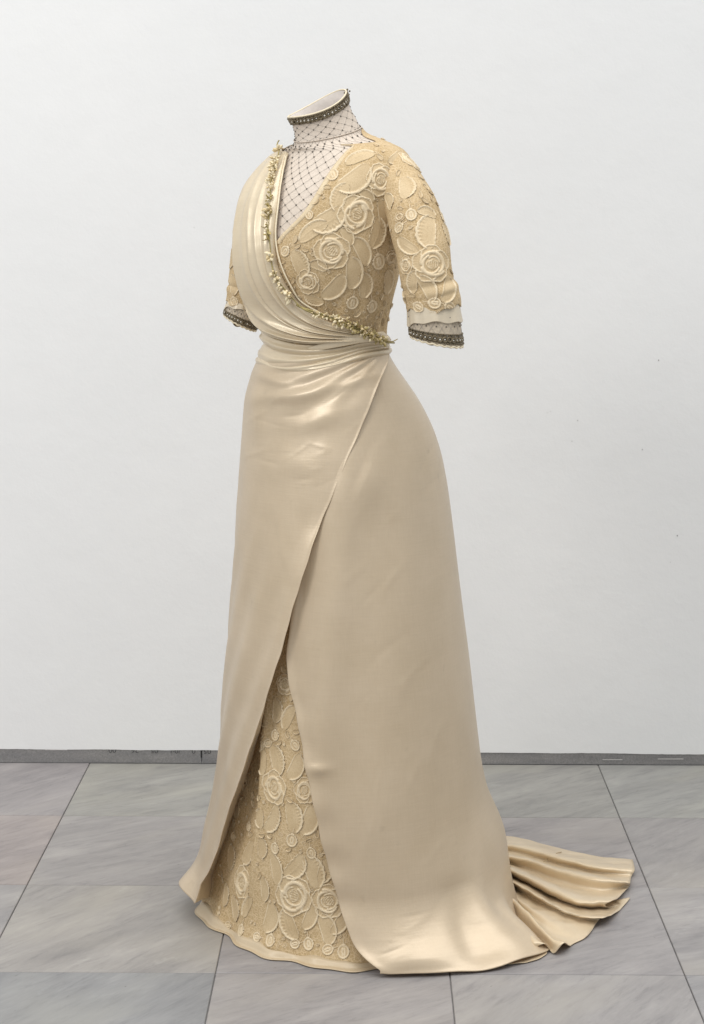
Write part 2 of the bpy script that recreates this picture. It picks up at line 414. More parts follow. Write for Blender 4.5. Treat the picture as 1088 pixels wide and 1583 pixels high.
def ink_mark(px0, px1, py0, py1, mat, name):
    a0, a1 = ((p-544)/2755*WALL_B for p in (px0, px1))
    V = [room(a, WALL_B-.0011, zpix(p, WALL_B-a*PSI)) for a, p in ((a0, py1), (a1, py1), (a1+.0006, py0), (a0-.0008, py0))]
    new_obj(name, V, [[0, 1, 2, 3]], mat, sk, False, offset=zero)
M_black = plain('black_mark', (.012, .012, .012), .7, 0, .2, 100, 0)
ink_mark(279, 281, 1156, 1171, M_black, 'ink_stroke'); ink_mark(1074, 1076.5, 1166, 1177, M_black, 'ink_stroke')
M_scr = plain('pale_scratch', (.6, .58, .56), .8, 0, .1, 100, 0)
ink_mark(38, 72, 1158.2, 1159.4, M_scr, 'scratch'); ink_mark(985, 1024, 1172.4, 1173.6, M_scr, 'scratch'); ink_mark(900, 930, 1173.5, 1174.5, M_scr, 'scratch')

# ================================================================== the gown
gown = bpy.data.objects.new('gown', None); COL.objects.link(gown); gown.location = ROOT0.tolist()
gown['label'] = 'cream satin gown with lace bodice, net high collar and train spread over the marble floor'
gown['category'] = 'dress'

# ---- body form: rings fitted to the silhouette; gown faces the left front
Fd = np.array([-.707, -.707]); Ld = np.array([.707, -.707])
#  z or photo row, depth Y, left px, right px, A left, A right, front, back, tilt towards the back
R = []
def ring(py, Y, l, r, AL, AR, Bf, Bb, z=None, tilt=0.0): R.append(dict(z=zpix(py, Y) if z is None else z, Y=Y, l=l, r=r, AL=AL, AR=AR, Bf=Bf, Bb=Bb, tilt=tilt))
ring(0, 3.40, 292, 802, .372, .33, .352, .34, z=0.0)
ring(0, 3.40, 310, 790, .335, .31, .330, .33, z=.05)
ring(0, 3.40, 322, 781, .312, .30, .318, .32, z=.12)
ring(1200, 3.385, 342, 747, .295, .285, .305, .30)
ring(1100, 3.375, 351, 734, .275, .265, .285, .28)
ring(1000, 3.365, 358, 722, .255, .245, .262, .26)
ring(900, 3.355, 366, 709, .235, .225, .235, .23)
ring(800, 3.345, 371, 697, .215, .205, .205, .21)
ring(740, 3.338, 375, 689, .205, .195, .185, .195)
ring(690, 3.332, 378, 679, .194, .184, .165, .18)
ring(640, 3.325, 382, 659, .178, .168, .142, .158)
ring(600, 3.32, 387, 637, .160, .150, .125, .135)
ring(565, 3.315, 401, 609, .140, .133, .112, .11)
ring(540, 3.312, 411, 594, .126, .122, .103, .096)
ring(515, 3.31, 415, 590, .121, .119, .100, .09)
ring(480, 3.31, 402, 596, .135, .132, .115, .098)
ring(440, 3.31, 383, 610, .152, .15, .138, .11)
ring(390, 3.31, 377, 617, .168, .166, .150, .12)
ring(340, 3.31, 379, 617, .175, .173, .140, .12)
ring(300, 3.31, 386, 622, .178, .176, .122, .115)
ring(270, 3.31, 400, 628, .172, .168, .105, .105)
ring(250, 3.31, 417, 630, .158, .150, .095, .098)
ring(236, 3.31, 434, 622, .135, .122, .086, .09)
ring(224, 3.31, 442, 596, .105, .085, .078, .08, tilt=.1)
ring(215, 3.31, 452, 566, .068, .062, .068, .062, tilt=.25)
ring(205, 3.31, 455, 557, .058, .056, .062, .056, tilt=.3)
M = 1440
ang = np.arange(M)*2*np.pi/M                   # world angle: 0 right, 180 left, 270 towards the camera
dirs = np.stack([np.cos(ang), np.sin(ang)], -1)
def ring_pts(r):
    l = dirs@Ld; f = dirs@Fd
    A = np.where(l > 0, r['AL'], r['AR']); B = np.where(f > 0, r['Bf'], r['Bb'])
    rad = 1/np.sqrt((l/A)**2+(f/B)**2)
    p = dirs*rad[:, None]
    # soften the joins between quadrants
    k = np.hanning(61); k /= k.sum()
    pad = np.vstack([p[-30:], p, p[:30]])
    p = np.stack([np.convolve(pad[:, c], k, 'valid') for c in (0, 1)], -1)
    cx = ((r['l']+r['r'])/2-CX_PX)*r['Y']/F_PX
    x = p[:, 0].copy(); y = r['Y']+p[:, 1]
    for _ in range(12):
        px = CX_PX+F_PX*(cx+x)/y
        iR, iL = px.argmax(), px.argmin()
        kR = ((r['r']-CX_PX)*y[iR]/F_PX-cx)/x[iR]; kL = ((r['l']-CX_PX)*y[iL]/F_PX-cx)/x[iL]
        w = .5+.5*np.clip(x/(abs(x).max()*.35), -1, 1); w = w*w*(3-2*w)
        x = x*(kR*w+kL*(1-w))
    back = p@(-Fd)
    return np.stack([cx+x, y, np.full(M, r['z'])+r['tilt']*back], -1)
RP = np.stack([ring_pts(r) for r in R])        # rings x angles x 3
NR = len(R)
NU = 900
zc = np.array([r['z'] for r in R])
# fine stack of rings with a monotone cubic through the control rings, even in height
tt = np.interp(np.linspace(zc[0], zc[-1], NU), zc, np.arange(NR))
i0 = np.clip(tt.astype(int), 0, NR-2)
h = np.diff(zc)
D = np.diff(RP, axis=0)/h[:, None, None]
m_ = np.zeros_like(RP); m_[0] = D[0]; m_[-1] = D[-1]
w1 = (2*h[1:]+h[:-1])[:, None, None]; w2 = (h[1:]+2*h[:-1])[:, None, None]
with np.errstate(divide='ignore', invalid='ignore'):
    hm = (w1+w2)/(w1/D[:-1]+w2/D[1:])
m_[1:-1] = np.where(D[:-1]*D[1:] > 0, hm, 0)
zz = np.linspace(zc[0], zc[-1], NU); hh = h[i0]; s = ((zz-zc[i0])/hh)[:, None, None]; hh = hh[:, None, None]
G = RP[i0]*(1+2*s)*(1-s)**2+m_[i0]*hh*s*(1-s)**2+RP[i0+1]*s*s*(3-2*s)+m_[i0+1]*hh*s*s*(s-1)
# iron out the control rings above the foot
ks = np.hanning(85); ks /= ks.sum()
Gp = np.pad(G, ((42, 42), (0, 0), (0, 0)), 'edge')
Gs = sum(ks[k]*Gp[k:k+NU] for k in range(85))
wz = (smooth(.13, .24, zz)*smooth(1.36, 1.28, zz))[:, None, None]
G[..., :2] = G[..., :2]*(1-wz)+Gs[..., :2]*wz
GN = normals(G, True)
if GN[NU//2, M*3//4, 1] > 0: GN = -GN
def samp(A, phi, u):
    """phi in degrees (any turn), u = 0 hem .. 1 neck"""
    a = (np.asarray(phi, float)/360*M) % M; b = np.clip(np.asarray(u, float), 0, 1)*(NU-1)
    ia = a.astype(int) % M; ib = np.minimum(b.astype(int), NU-2); fa = (a-np.floor(a))[..., None]; fb = (b-ib)[..., None]; ja = (ia+1) % M
    return (A[ib, ia]*(1-fa)+A[ib, ja]*fa)*(1-fb)+(A[ib+1, ia]*(1-fa)+A[ib+1, ja]*fa)*fb
def S(phi, u, d=0.0):
    n = samp(GN, phi, u); n /= np.linalg.norm(n, axis=-1, keepdims=True)
    return samp(G, phi, u)+n*np.asarray(d, float)[..., None]
u_of_z = lambda z: (z-zc[0])/(zc[-1]-zc[0])
u_of_py = lambda py, Y=3.2: u_of_z(zpix(py, Y))
# lookup photo position -> (phi,u) on the near side of the form pushed out by d(u)
class Hit:
    def __init__(s, dfun=lambda phi, u: 0*u):
        uu, pp = np.meshgrid(np.linspace(0, 1, NU), np.arange(M)*360/M, indexing='ij')
        s.P = G+GN*dfun(pp, uu)[..., None]
        s.px = to_px(s.P); s.u = uu; s.phi = pp
        n = normals(s.P, True)
        if n[NU//2, M*3//4, 1] > 0: n = -n
        view = s.P-np.array([0, 0, CAM_H]); s.ok = (n*view).sum(-1) < 0.0
    def __call__(s, px, py):
        d = (s.px[..., 0]-px)**2+(s.px[..., 1]-py)**2
        d[~s.ok] = 1e12
        i, j = np.unravel_index(d.argmin(), d.shape)
        i = min(max(i, 1), NU-2); q = s.px
        J = np.array([(q[i, (j+1) % M]-q[i, j-1])/2, (q[i+1, j]-q[i-1, j])/2]).T
        try: dj, di = np.clip(np.linalg.solve(J, np.array([px, py])-q[i, j]), -1, 1)
        except np.linalg.LinAlgError: dj = di = 0
        return (j+dj)*360/M, (i+di)/(NU-1)
    def path(s, pts, n=60):
        c = catmull(pts, n); return np.array([s(x, y) for x, y in c])
hit0 = Hit()
U_TOP = u_of_py(533)                            # skirts begin under the sash

def smooth1(a, k=9):
    w = np.hanning(k+2)[1:-1]; w /= w.sum()
    return np.convolve(np.pad(a, k//2, 'edge'), w, 'valid')
def edge_fun(path, k=11):
    """phi as a function of u along an edge"""
    o = path[path[:, 1].argsort()]; ph, uu = smooth1(o[:, 0], k), smooth1(o[:, 1], k)
    return lambda u: np.interp(u, uu, ph)

# ---- underskirt (embroidered), set back from the satin panels
def d_under(phi, u):
    z = u*zc[-1]
    side = smooth(188, 214, phi); return -.015*smooth(.9, .4, z)*(.35+.65*side)-.019*smooth(.14, .0, z)*(.45+.55*side)-.003
hitU = Hit(d_under)
phi_f, _ = hitU(399, 1250)
def under_extra(phi, z):
    rec = smooth(phi_f+.7, phi_f-.7, phi)*smooth(phi_f-30, phi_f-10, phi)*(smooth(.0, .30, z))*.017
    ridge = np.exp(-((phi-phi_f-2.2)/2.6)**2)*.006*smooth(.02, .2, z)
    fold2 = np.exp(-((phi-phi_f-17)/6)**2)*.004*smooth(.5, .1, z)
    return -rec+ridge+fold2
uu = np.linspace(0, u_of_z(1.0), 240); pp = np.linspace(0, 360, 721)[:-1]
UU, PP = np.meshgrid(uu, pp, indexing='ij')
Zl = UU*zc[-1]
hemw = (.006*np.sin(np.radians(PP)*11+1)+.004*np.sin(np.radians(PP)*23))*smooth(.07, 0, Zl)
PU = S(PP, UU, d_under(PP, UU)+under_extra(PP, Zl)+hemw)
PU[..., 2] = np.maximum(PU[..., 2], .002)
PU_c = np.concatenate([PU, PU[:, :1]], 1)
k_hem = int(np.searchsorted(Zl[:, 0], .023))
under = grid_obj('underskirt', PU_c[k_hem:], M_lace, gown, thick=.0012, label='embroidered lace underskirt showing in the front opening')
band = PU_c[:k_hem+2].copy(); nb = band-np.array([.03, 3.4, 0]); nb[..., 2] = 0; nb /= np.linalg.norm(nb, axis=-1, keepdims=True)
band += nb*.0022
band[-1] = band[-1]-nb[-1]*.003
# the satin hem edge is uneven where it meets the lace
band[..., 2] += (smooth(0, .03, band[..., 2]))*(.004*np.sin(np.linspace(0, 2*np.pi, band.shape[1])*13)+.002*np.sin(np.linspace(0, 2*np.pi, band.shape[1])*31+2))[None, :]
grid_obj('hem_band', band, M_hem, gown, thick=.0012, label='pale satin band along the underskirt hem')

# ---- right front panel, wrapped over, its edge running from the left waist to the right foot
def d_right(phi, u):
    z = u*zc[-1]; return .0065*smooth(U_TOP+.002, U_TOP-.035, u)+.0005+.004*smooth(.9, .2, z)
hitR = Hit(d_right)
edgeR_px = [(600, 536), (598, 552), (583, 596), (557, 663), (535, 715), (514, 765), (494, 815), (476, 878), (459, 940), (441, 1008), (421, 1070), (400, 1132), (380, 1193), (361, 1250), (350, 1290), (341, 1325), (330, 1352), (318, 1374)]
eR = edge_fun(hitR.path(edgeR_px, 120))
nr, nc = 420, 330
uR = np.linspace(u_of_z(.042), U_TOP, nr); tR = np.linspace(0, 1, nc)
UU = np.repeat(uR[:, None], nc, 1)
phiR0 = eR(uR)+.16*np.sin(uR*71)+.10*np.sin(uR*173+1)
tw = tR**1.25
PPr = phiR0[:, None]*(1-tw)+(62)*tw
base = d_right(PPr, UU)
P0 = S(PPr, UU, base); q = to_px(P0); Z = P0[..., 2]
vis = smooth(.75, .45, tR)[None, :]
# pulls fanning out from the left waist
angf = np.degrees(np.arctan2(q[..., 1]-536, 604-q[..., 0])); rad = np.hypot(q[..., 1]-536, 604-q[..., 0])
def bumpf(x, c, w, a): return a*np.exp(-((x-c)/w)**2)
fan = .62*smooth(15, 70, rad)*smooth(260, 110, rad)*smooth(62, 30, angf)*vis
d = np.zeros_like(base)
d += fan*(bumpf(angf, 9.5, 2.6, .0055)-bumpf(angf, 14.0, 2.4, .003)+bumpf(angf, 19, 2.6, .0032)-bumpf(angf, 24, 3, .003)+bumpf(angf, 30, 4, .0038)-bumpf(angf, 38, 4, .0025)+bumpf(angf, 47, 5, .003)-bumpf(angf, 58, 6, .003))
# horizontal stretch marks over the hips
hz = q[..., 1]+.12*(q[..., 0]-480)+10*np.sin(q[..., 0]*.021)
d += vis*smooth(560, 610, q[..., 1])*smooth(760, 640, q[..., 1])*(.0016*waves(np.stack([q[..., 0]*.006, hz*.05, 0*hz], -1), [1.0, 2.0], 61))
d += vis*.0008*waves(P0*np.array([1, 1, .2]), [22, 40], 5)*smooth(600, 760, q[..., 1])
d += vis*.0004*waves(P0, [95, 140], 9)*smooth(545, 600, q[..., 1])
gx, gy = q[..., 0], q[..., 1]
for x_, y_, a_, b_, h_, sl_ in ((445, 612, 46, 10, .0056, -.10), (540, 592, 40, 9, .0044, -.25), (470, 655, 60, 14, .0024, -.08), (425, 588, 22, 8, .0036, .25), (397, 640, 12, 40, .0044, 0), (520, 640, 40, 12, .0020, -.3), (452, 720, 60, 22, .0020, -.1)):
    d += vis*h_*np.exp(-((gx-x_)/a_)**2-((gy-y_-sl_*(gx-x_))/b_)**2)
rsc = np.random.RandomState(12)
def crinkles(gx, gy, pts):
    h_ = 0
    for x_, y_, L_, w_, a_, an in pts:
        c_, s_ = math.cos(an), math.sin(an); u_ = (gx-x_)*c_+(gy-y_)*s_; v_ = -(gx-x_)*s_+(gy-y_)*c_+.0022*u_**2
        h_ = h_+a_*np.exp(-(u_/L_)**2-(v_/w_)**2)
    return h_
d += vis*crinkles(gx, gy, [(rsc.uniform(390, 560), rsc.uniform(585, 760), rsc.uniform(10, 30), rsc.uniform(2.6, 4.2), rsc.uniform(-.0006, .0007), rsc.uniform(-.75, .35)) for _ in range(26)])
d += vis*crinkles(gx, gy, [(rsc.uniform(360, 470), rsc.uniform(760, 1250), rsc.uniform(25, 70), rsc.uniform(5, 9), rsc.uniform(-.0008, .0009), rsc.uniform(1.4, 1.9)) for _ in range(18)])
# slanting soft folds following the edge lower down
ed = (PPr-phiR0[:, None])
d += vis*.0022*np.sin(ed*.32-Z*7)*smooth(.8, .5, Z)*smooth(0, -8, ed)
# the free edge stands off below the crossing point
lift = np.exp(-np.abs(ed)/9.0)
d += lift*(.009*smooth(.78, .66, Z)*smooth(.35,.6,Z)+.006*smooth(.78, .66, Z)+.004*smooth(.45, .05, Z))
d += np.exp(-(ed/1.1)**2)*.0012
# the tip at the hem curls outwards
d += np.exp(-((ed+16)/13)**2)*.027*smooth(.12, .04, Z)**1.5
# side roll at the right hip
roll_c = np.exp(-(((q[..., 0]-408)/16)**2+((q[..., 1]-580)/12)**2))
d += roll_c*.003
PR = S(PPr, UU, base+d)
PR[..., 2] = np.maximum(PR[..., 2], .003)
panel_r = grid_obj('front_panel', PR, M_satin, gown, thick=.0009, label='satin overskirt panel wrapped across the front')

# the turned-in facing behind the free edge
kf = int(np.searchsorted(uR*zc[-1], .46))
fa = PR[:kf, 0]; zf = uR[:kf]*zc[-1]; ff = phiR0[:kf]-(.3+4.7*smooth(.46, .36, zf))-5*smooth(.4, .1, zf); fb = S(ff, uR[:kf], (d_under(ff, uR[:kf])+.004)*smooth(.46, .38, zf)+.008*(1-smooth(.46, .38, zf)))
wf = smooth(.46, .34, zf)[:, None]; FQ = np.stack([fa+(fb-fa)*t*wf+np.array([0, .004*math.sin(t*3.14)+.0015, 0])*wf+np.array([0, .0012, 0]) for t in np.linspace(.0, 1, 9)], 1)
grid_obj('edge_facing', FQ, M_train, panel_r, thick=.0008)

# ---- left panel, from its front edge round the left side to the back
edgeL_px = [(560, 536), (548, 600), (522, 680), (500, 745), (484, 820), (466, 890), (452, 950), (444, 1010), (448, 1055), (458, 1100), (469, 1150), (478, 1195), (487, 1242), (497, 1290), (508, 1338), (521, 1388), (538, 1438), (560, 1484), (592, 1512)]
def d_left(phi, u): return 0*u+.0015
hitL = Hit(d_left)
eL = edge_fun(hitL.path(edgeL_px, 120))
nr, nc = 420, 380
uL = np.r_[np.linspace(0, u_of_z(.16), 110), np.linspace(u_of_z(.16), U_TOP, nr-110+1)[1:]]; tL = np.linspace(0, 1, nc)
UU = np.repeat(uL[:, None], nc, 1); tw = tL**1.15
phiL0 = eL(uL)+.20*np.sin(uL*63+2)+.12*np.sin(uL*151)
PPl = phiL0[:, None]*(1-tw)+(360+88)*tw
P0 = S(PPl, UU, d_left(PPl, UU)); q = to_px(P0); Z = P0[..., 2]
ed = PPl-phiL0[:, None]; vis = smooth(420, 370, PPl)
d = np.zeros_like(UU)+.0015
d += vis*.0005*waves(P0*np.array([1, 1, .12]), [20, 34], 15)*smooth(560, 720, q[..., 1])
d += vis*.0003*waves(P0*np.array([1, 1, .4]), [90, 150], 19)
# upright soft fold beside the crossing, catching the light
fx = 560-(q[..., 1]-700)*.10
d += vis*.0085*np.exp(-((q[..., 0]-fx+22)/26)**2)*smooth(.10, .25, Z)*smooth(1.0, .8, Z)
d += vis*.0045*np.exp(-((q[..., 0]-570)/30)**2-((q[..., 1]-745)/42)**2)*smooth(545, 565, q[..., 0]+.45*(q[..., 1]-745))
d -= vis*.0035*np.exp(-((q[..., 0]-fx-40)/34)**2)*smooth(.10, .3, Z)*smooth(1.0, .8, Z)
d += vis*crinkles(q[..., 0], q[..., 1], [(rsc.uniform(520, 690), rsc.uniform(620, 1350), rsc.uniform(15, 40), rsc.uniform(3.5, 7), rsc.uniform(-.0005, .0007), rsc.uniform(1.6, 2.5)) for _ in range(34)])
d += vis*crinkles(q[..., 0], q[..., 1], [(rsc.uniform(600, 790), rsc.uniform(1400, 1490), rsc.uniform(10, 26), rsc.uniform(3, 5), rsc.uniform(-.0008, .0009), rsc.uniform(-.6, .2)) for _ in range(14)])
# the turned front edge rises a little, with a few puckers
d += np.exp(-(ed/2.2)**2)*.0035*smooth(.8, .6, Z)
pk = np.exp(-(((q[..., 0]-495)/16)**2+((q[..., 1]-1188)/9)**2))*.004
d += pk
d += np.exp(-(ed/7)**2)*.0014*np.sin(Z*95)*smooth(.6, .3, Z)
# the foot of the panel sweeps out on the floor
sw = smooth(262, 285, PPl)*smooth(352, 322, PPl)
d += sw*.012*smooth(.13, 0, Z)**1.5+sw*.006*np.sin(np.radians(PPl)*9)*smooth(.1, .02, Z)*smooth(.0, .02, Z)
d += .008*np.exp(-((PPl-318)/5.5)**2)*smooth(.16, .06, Z)-.006*np.exp(-((PPl-307)/4.5)**2)*smooth(.15, .05, Z)
PL = S(PPl, UU, d)
foot = np.array([world_z(x_, y_, 0.0)[:2] for x_, y_ in ((592, 1512), (640, 1511.5), (709, 1508), (777, 1500), (815, 1489), (838, 1480), (850, 1474))])
fc = np.array([.037, 3.40]); fphi = np.degrees(np.arctan2(foot[:, 1]-fc[1], foot[:, 0]-fc[0])) % 360; frad = np.hypot(*(foot-fc).T)
pxy = PL[..., :2]-fc; prad = np.hypot(pxy[..., 0], pxy[..., 1]); pphi = np.degrees(np.arctan2(pxy[..., 1], pxy[..., 0])) % 360
want = np.interp(pphi, fphi, frad); have = prad[0][None]
wgt = smooth(331, 320, pphi)*smooth(236, 262, pphi)
ztop = .055+.065*smooth(280, 300, pphi)-.055*smooth(306, 320, pphi)
kz = np.clip(1-Z/ztop, 0, 1)**1.8
PL[..., :2] += (pxy/prad[..., None])*((want-have)*wgt*kz)[..., None]
PL[..., 2] = np.maximum(PL[..., 2], .0025)
panel_l = grid_obj('side_panel', PL, M_satin, gown, thick=.0009, label='satin overskirt panel falling over the left hip to the floor')

# ---- train
rays = [
 [(755, 1292, .004), (800, 1294, .004), (866, 1311, .004), (925, 1323, .004), (978, 1328, .004)],
 [(758, 1301, .020), (810, 1306, .022), (866, 1322, .024), (930, 1336, .022), (981, 1341, .016)],
 [(760, 1312, .006), (810, 1320, .006), (866, 1336, .006), (925, 1348, .006), (976, 1353, .006)],
 [(762, 1316, .032), (812, 1322, .030), (866, 1340, .030), (925, 1352, .032), (974, 1359, .026)],
 [(762, 1330, .004), (812, 1342, .004), (866, 1364, .004), (925, 1378, .004), (972, 1371, .004)],
 [(763, 1325, .040), (800, 1337, .040), (850, 1359, .036), (900, 1381, .032), (950, 1386, .028)],
 [(764, 1330, .046), (800, 1343, .044), (850, 1368, .038), (896, 1389, .034), (936, 1394, .024)],
 [(765, 1340, .022), (800, 1354, .020), (848, 1378, .018), (892, 1397, .012), (941, 1402, .008)],
 [(767, 1342, .005), (803, 1357, .005), (850, 1378, .004), (905, 1396, .003), (962, 1396, .003)],
 [(768, 1344, .003), (805, 1358, .003), (855, 1379, .003), (918, 1395, .003), (974, 1384, .008)],
 [(772, 1347, .020), (810, 1362, .018), (860, 1389, .012), (920, 1402, .010), (958, 1404, .006)],
 [(774, 1351, .032), (815, 1370, .032), (865, 1400, .024), (905, 1414, .022), (934, 1415, .026)],
 [(774, 1360, .006), (812, 1382, .006), (860, 1408, .006), (900, 1422, .005), (926, 1423, .004)],
 [(776, 1366, .012), (808, 1394, .014), (850, 1423, .012), (885, 1441, .007), (908, 1446, .004)],
 [(778, 1374, .004), (805, 1402, .004), (840, 1434, .004), (865, 1452, .004), (884, 1460, .003)],
 [(782, 1374, .048), (806, 1393, .044), (832, 1421, .038), (852, 1443, .032), (872, 1453, .028)],
 [(782, 1394, .022), (803, 1417, .017), (828, 1441, .012), (848, 1461, .007), (857, 1474, .003)],
 [(782, 1407, .004), (800, 1427, .004), (820, 1446, .004), (838, 1460, .004), (850, 1469, .004)],
 [(784, 1420, .034), (800, 1426, .030), (818, 1438, .028), (832, 1450, .026), (843, 1456, .022)],
 [(784, 1430, .030), (799, 1435, .028), (814, 1446, .024), (824, 1455, .022), (831, 1460, .017)],
 [(783, 1446, .009), (797, 1453, .007), (812, 1463, .006), (828, 1472, .004), (846, 1472, .003)],
 [(770, 1462, .006), (785, 1468, .005), (800, 1476, .004), (818, 1482, .004), (834, 1481, .003)],
 [(745, 1488, .003), (765, 1490, .003), (785, 1490, .003), (803, 1489, .003), (815, 1487, .003)],
]
RW = []
ctr = np.array([.07, 3.42, .0])
for r_ in rays:
    p = np.array([world_z(*a) for a in r_])
    inn = p[0]+(ctr-p[0])*.28; inn[2] = p[0][2]+.03
    RW.append(catmull(np.vstack([inn, p]), 60))
RW = np.array(RW)                               # rays x along x 3
nT = 260
T = np.stack([catmull(RW[:, k], nT) for k in range(60)], 1)
# even parameter per ray (chord length differs along the fan), small wrinkles
edge_k = np.linspace(0, 1, 60)[None]; ray_k = np.linspace(0, 1, nT)[:, None]
rp = np.stack([ray_k*26+0*edge_k, edge_k*1.1+0*ray_k, 0*ray_k*edge_k], -1)
T[..., 2] = T[..., 2]*.76+.0026*waves(rp, [1.0, 2.2], 51)*smooth(.2, .9, edge_k)*smooth(0, .05, ray_k)*smooth(1, .9, ray_k)
T[..., 2] += .0011*waves(T*np.array([1, 1, 0]), [90, 190], 23)*smooth(0, .3, np.linspace(0, 1, 60))[None]
T[..., 2] = np.maximum(T[..., 2], .0025)
train = grid_obj('train', T, M_train, gown, thick=.0008, label='satin train fanned out in loose folds on the floor')
# stitched seams across the train
def seam_on(gridP, path_ij, r=.0007):
    pts = []
    for a, b in path_ij:
        ia, ib = min(int(a*(gridP.shape[0]-1)), gridP.shape[0]-1), min(int(b*(gridP.shape[1]-1)), gridP.shape[1]-1)
        pts.append(gridP[ia, ib]+np.array([0, -.0006, .001]))
    return tube(catmull(pts, 40), r, 5)
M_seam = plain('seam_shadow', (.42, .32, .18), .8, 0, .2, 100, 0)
sm = Acc(); sm.add(*seam_on(T, [(.045, .66), (.08, .62), (.12, .57), (.155, .53)]))
sm.build('seam', M_seam, train); sm = Acc(); sm.add(*seam_on(T, [(.24, .28), (.28, .31), (.31, .31), (.335, .30)]))
sm.build('seam', M_seam, train)

# ---- sash round the waist
def pxcurve(pts): 
    p = hit0.path(pts, 70); o = p[p[:, 0].argsort()]
    return lambda ph: np.interp(ph, o[:, 0], smooth1(o[:, 1], 7))
top_f = pxcurve([(408, 508), (430, 522), (470, 531), (520, 530), (560, 522), (597, 522)])
bot_f = pxcurve([(401, 561), (425, 573), (465, 577), (515, 570), (560, 556), (600, 548)])
ns, nphi = 70, 720
ph = np.arange(nphi)*.5
PH = np.where(ph < 90, ph+360, ph)              # 90..450
vt = np.linspace(0, 1, ns)[:, None]
ut, ub = top_f(PH)[None], bot_f(PH)[None]
UU = ub*(1-vt)+ut*vt; PPs = np.repeat(PH[None], ns, 0)
P0 = S(PPs, UU, 0*UU); q = to_px(P0)
conv = smooth(190, 330, PPs)
def rdg(v, c, w):                              # crest: sharp above, soft below
    s_ = np.sqrt((v-c)**2+.015**2)-.015; return np.where(v < c, np.exp(-(s_/w)**1.6), np.exp(-(s_/(w*.7))**1.2))
V1 = np.repeat(vt, nphi, 1)
bow = .05*np.sin(np.radians(PPs-180))
dS = .0048+.0062*rdg(V1+bow, .80, .12)-.0030*rdg(V1, .60, .08)+.0042*rdg(V1-.25*(conv-.5), .44, .11)-.0032*rdg(V1-.3*(conv-.5), .30, .06)+.0026*rdg(V1, .12, .09)
dS += .0045*conv*rdg(V1-.35*(conv-1), .42, .055)-.003*conv*rdg(V1-.3*(conv-1), .30, .05)+.003*conv*rdg(V1, .22, .05)
dS += .0007*waves(P0*np.array([1, 1, 3]), [70, 120], 31)
dS *= smooth(-.03, .10, V1)*.7+.3
dS = dS*smooth(1.02, .95, V1)
# roll at the right hip
dS += .004*np.exp(-(((q[..., 0]-404)/14)**2+((q[..., 1]-563)/10)**2))
PS_ = S(PPs, UU, dS+.0015)
sash = grid_obj('sash', PS_, M_drape, gown, closed=True, thick=.001, label='satin sash gathered round the waist')

# ---- net yoke under everything on the chest, plus collar
uu = np.linspace(u_of_py(470), 1, 160)
UU, PPc = np.meshgrid(uu, np.arange(720)*.5, indexing='ij')
PC = S(PPc, UU, 0*UU-.001)
yoke = grid_obj('net_yoke', PC, M_lining, gown, closed=True, label='white net yoke with grey beaded lattice')
# collar
base_ring = S(np.arange(360)*1.0, np.ones(360), np.zeros(360)-.001)
cc = world_pt(490, 164, 3.30)
a = np.radians(np.arange(360))
rx, ry = 45*3.30/F_PX, .054
rim = np.stack([cc[0]+rx*np.cos(a), cc[1]+ry*np.sin(a), np.zeros(360)], -1)
rim[:, 2] = cc[2]+.43*(rim[:, 0]-cc[0])+.27*(rim[:, 1]-cc[1])+.004*np.cos(2*a-1)
nC = 40; tC = np.linspace(0, 1, nC)[:, None, None]
PCo = base_ring[None]*(1-tC)+rim[None]*tC
cen = PCo.mean(1, keepdims=True); PCo = cen+(PCo-cen)*(1-.06*np.sin(np.pi*tC)*np.array([1, 1, 0]))
PCo += .0009*waves(PCo, [120], 4)[..., None]*np.array([1, 1, 0])
collar = grid_obj('collar', PCo, M_lining, gown, closed=True, label='high net collar dipping at the front')
NCo = normals(PCo, True)
if (NCo[20, 270, 1]) > 0: NCo = -NCo
inner = PCo-NCo*.0022
grid_obj('collar_lining', inner, M_linin, collar, closed=True)
# cream piping on the rim
v_, f_ = tube(np.vstack([rim+np.array([0, 0, .001]), rim[:1]+np.array([0, 0, .001])]), .0017, 6, False)
new_obj('piping', v_, f_, M_edge, collar)
sr = S(np.arange(361)*1.0, np.full(361, .999), np.full(361, .0008)); v_, f_ = tube(sr, .0011, 5, False); new_obj('collar_seam', v_, f_, M_lining, collar)
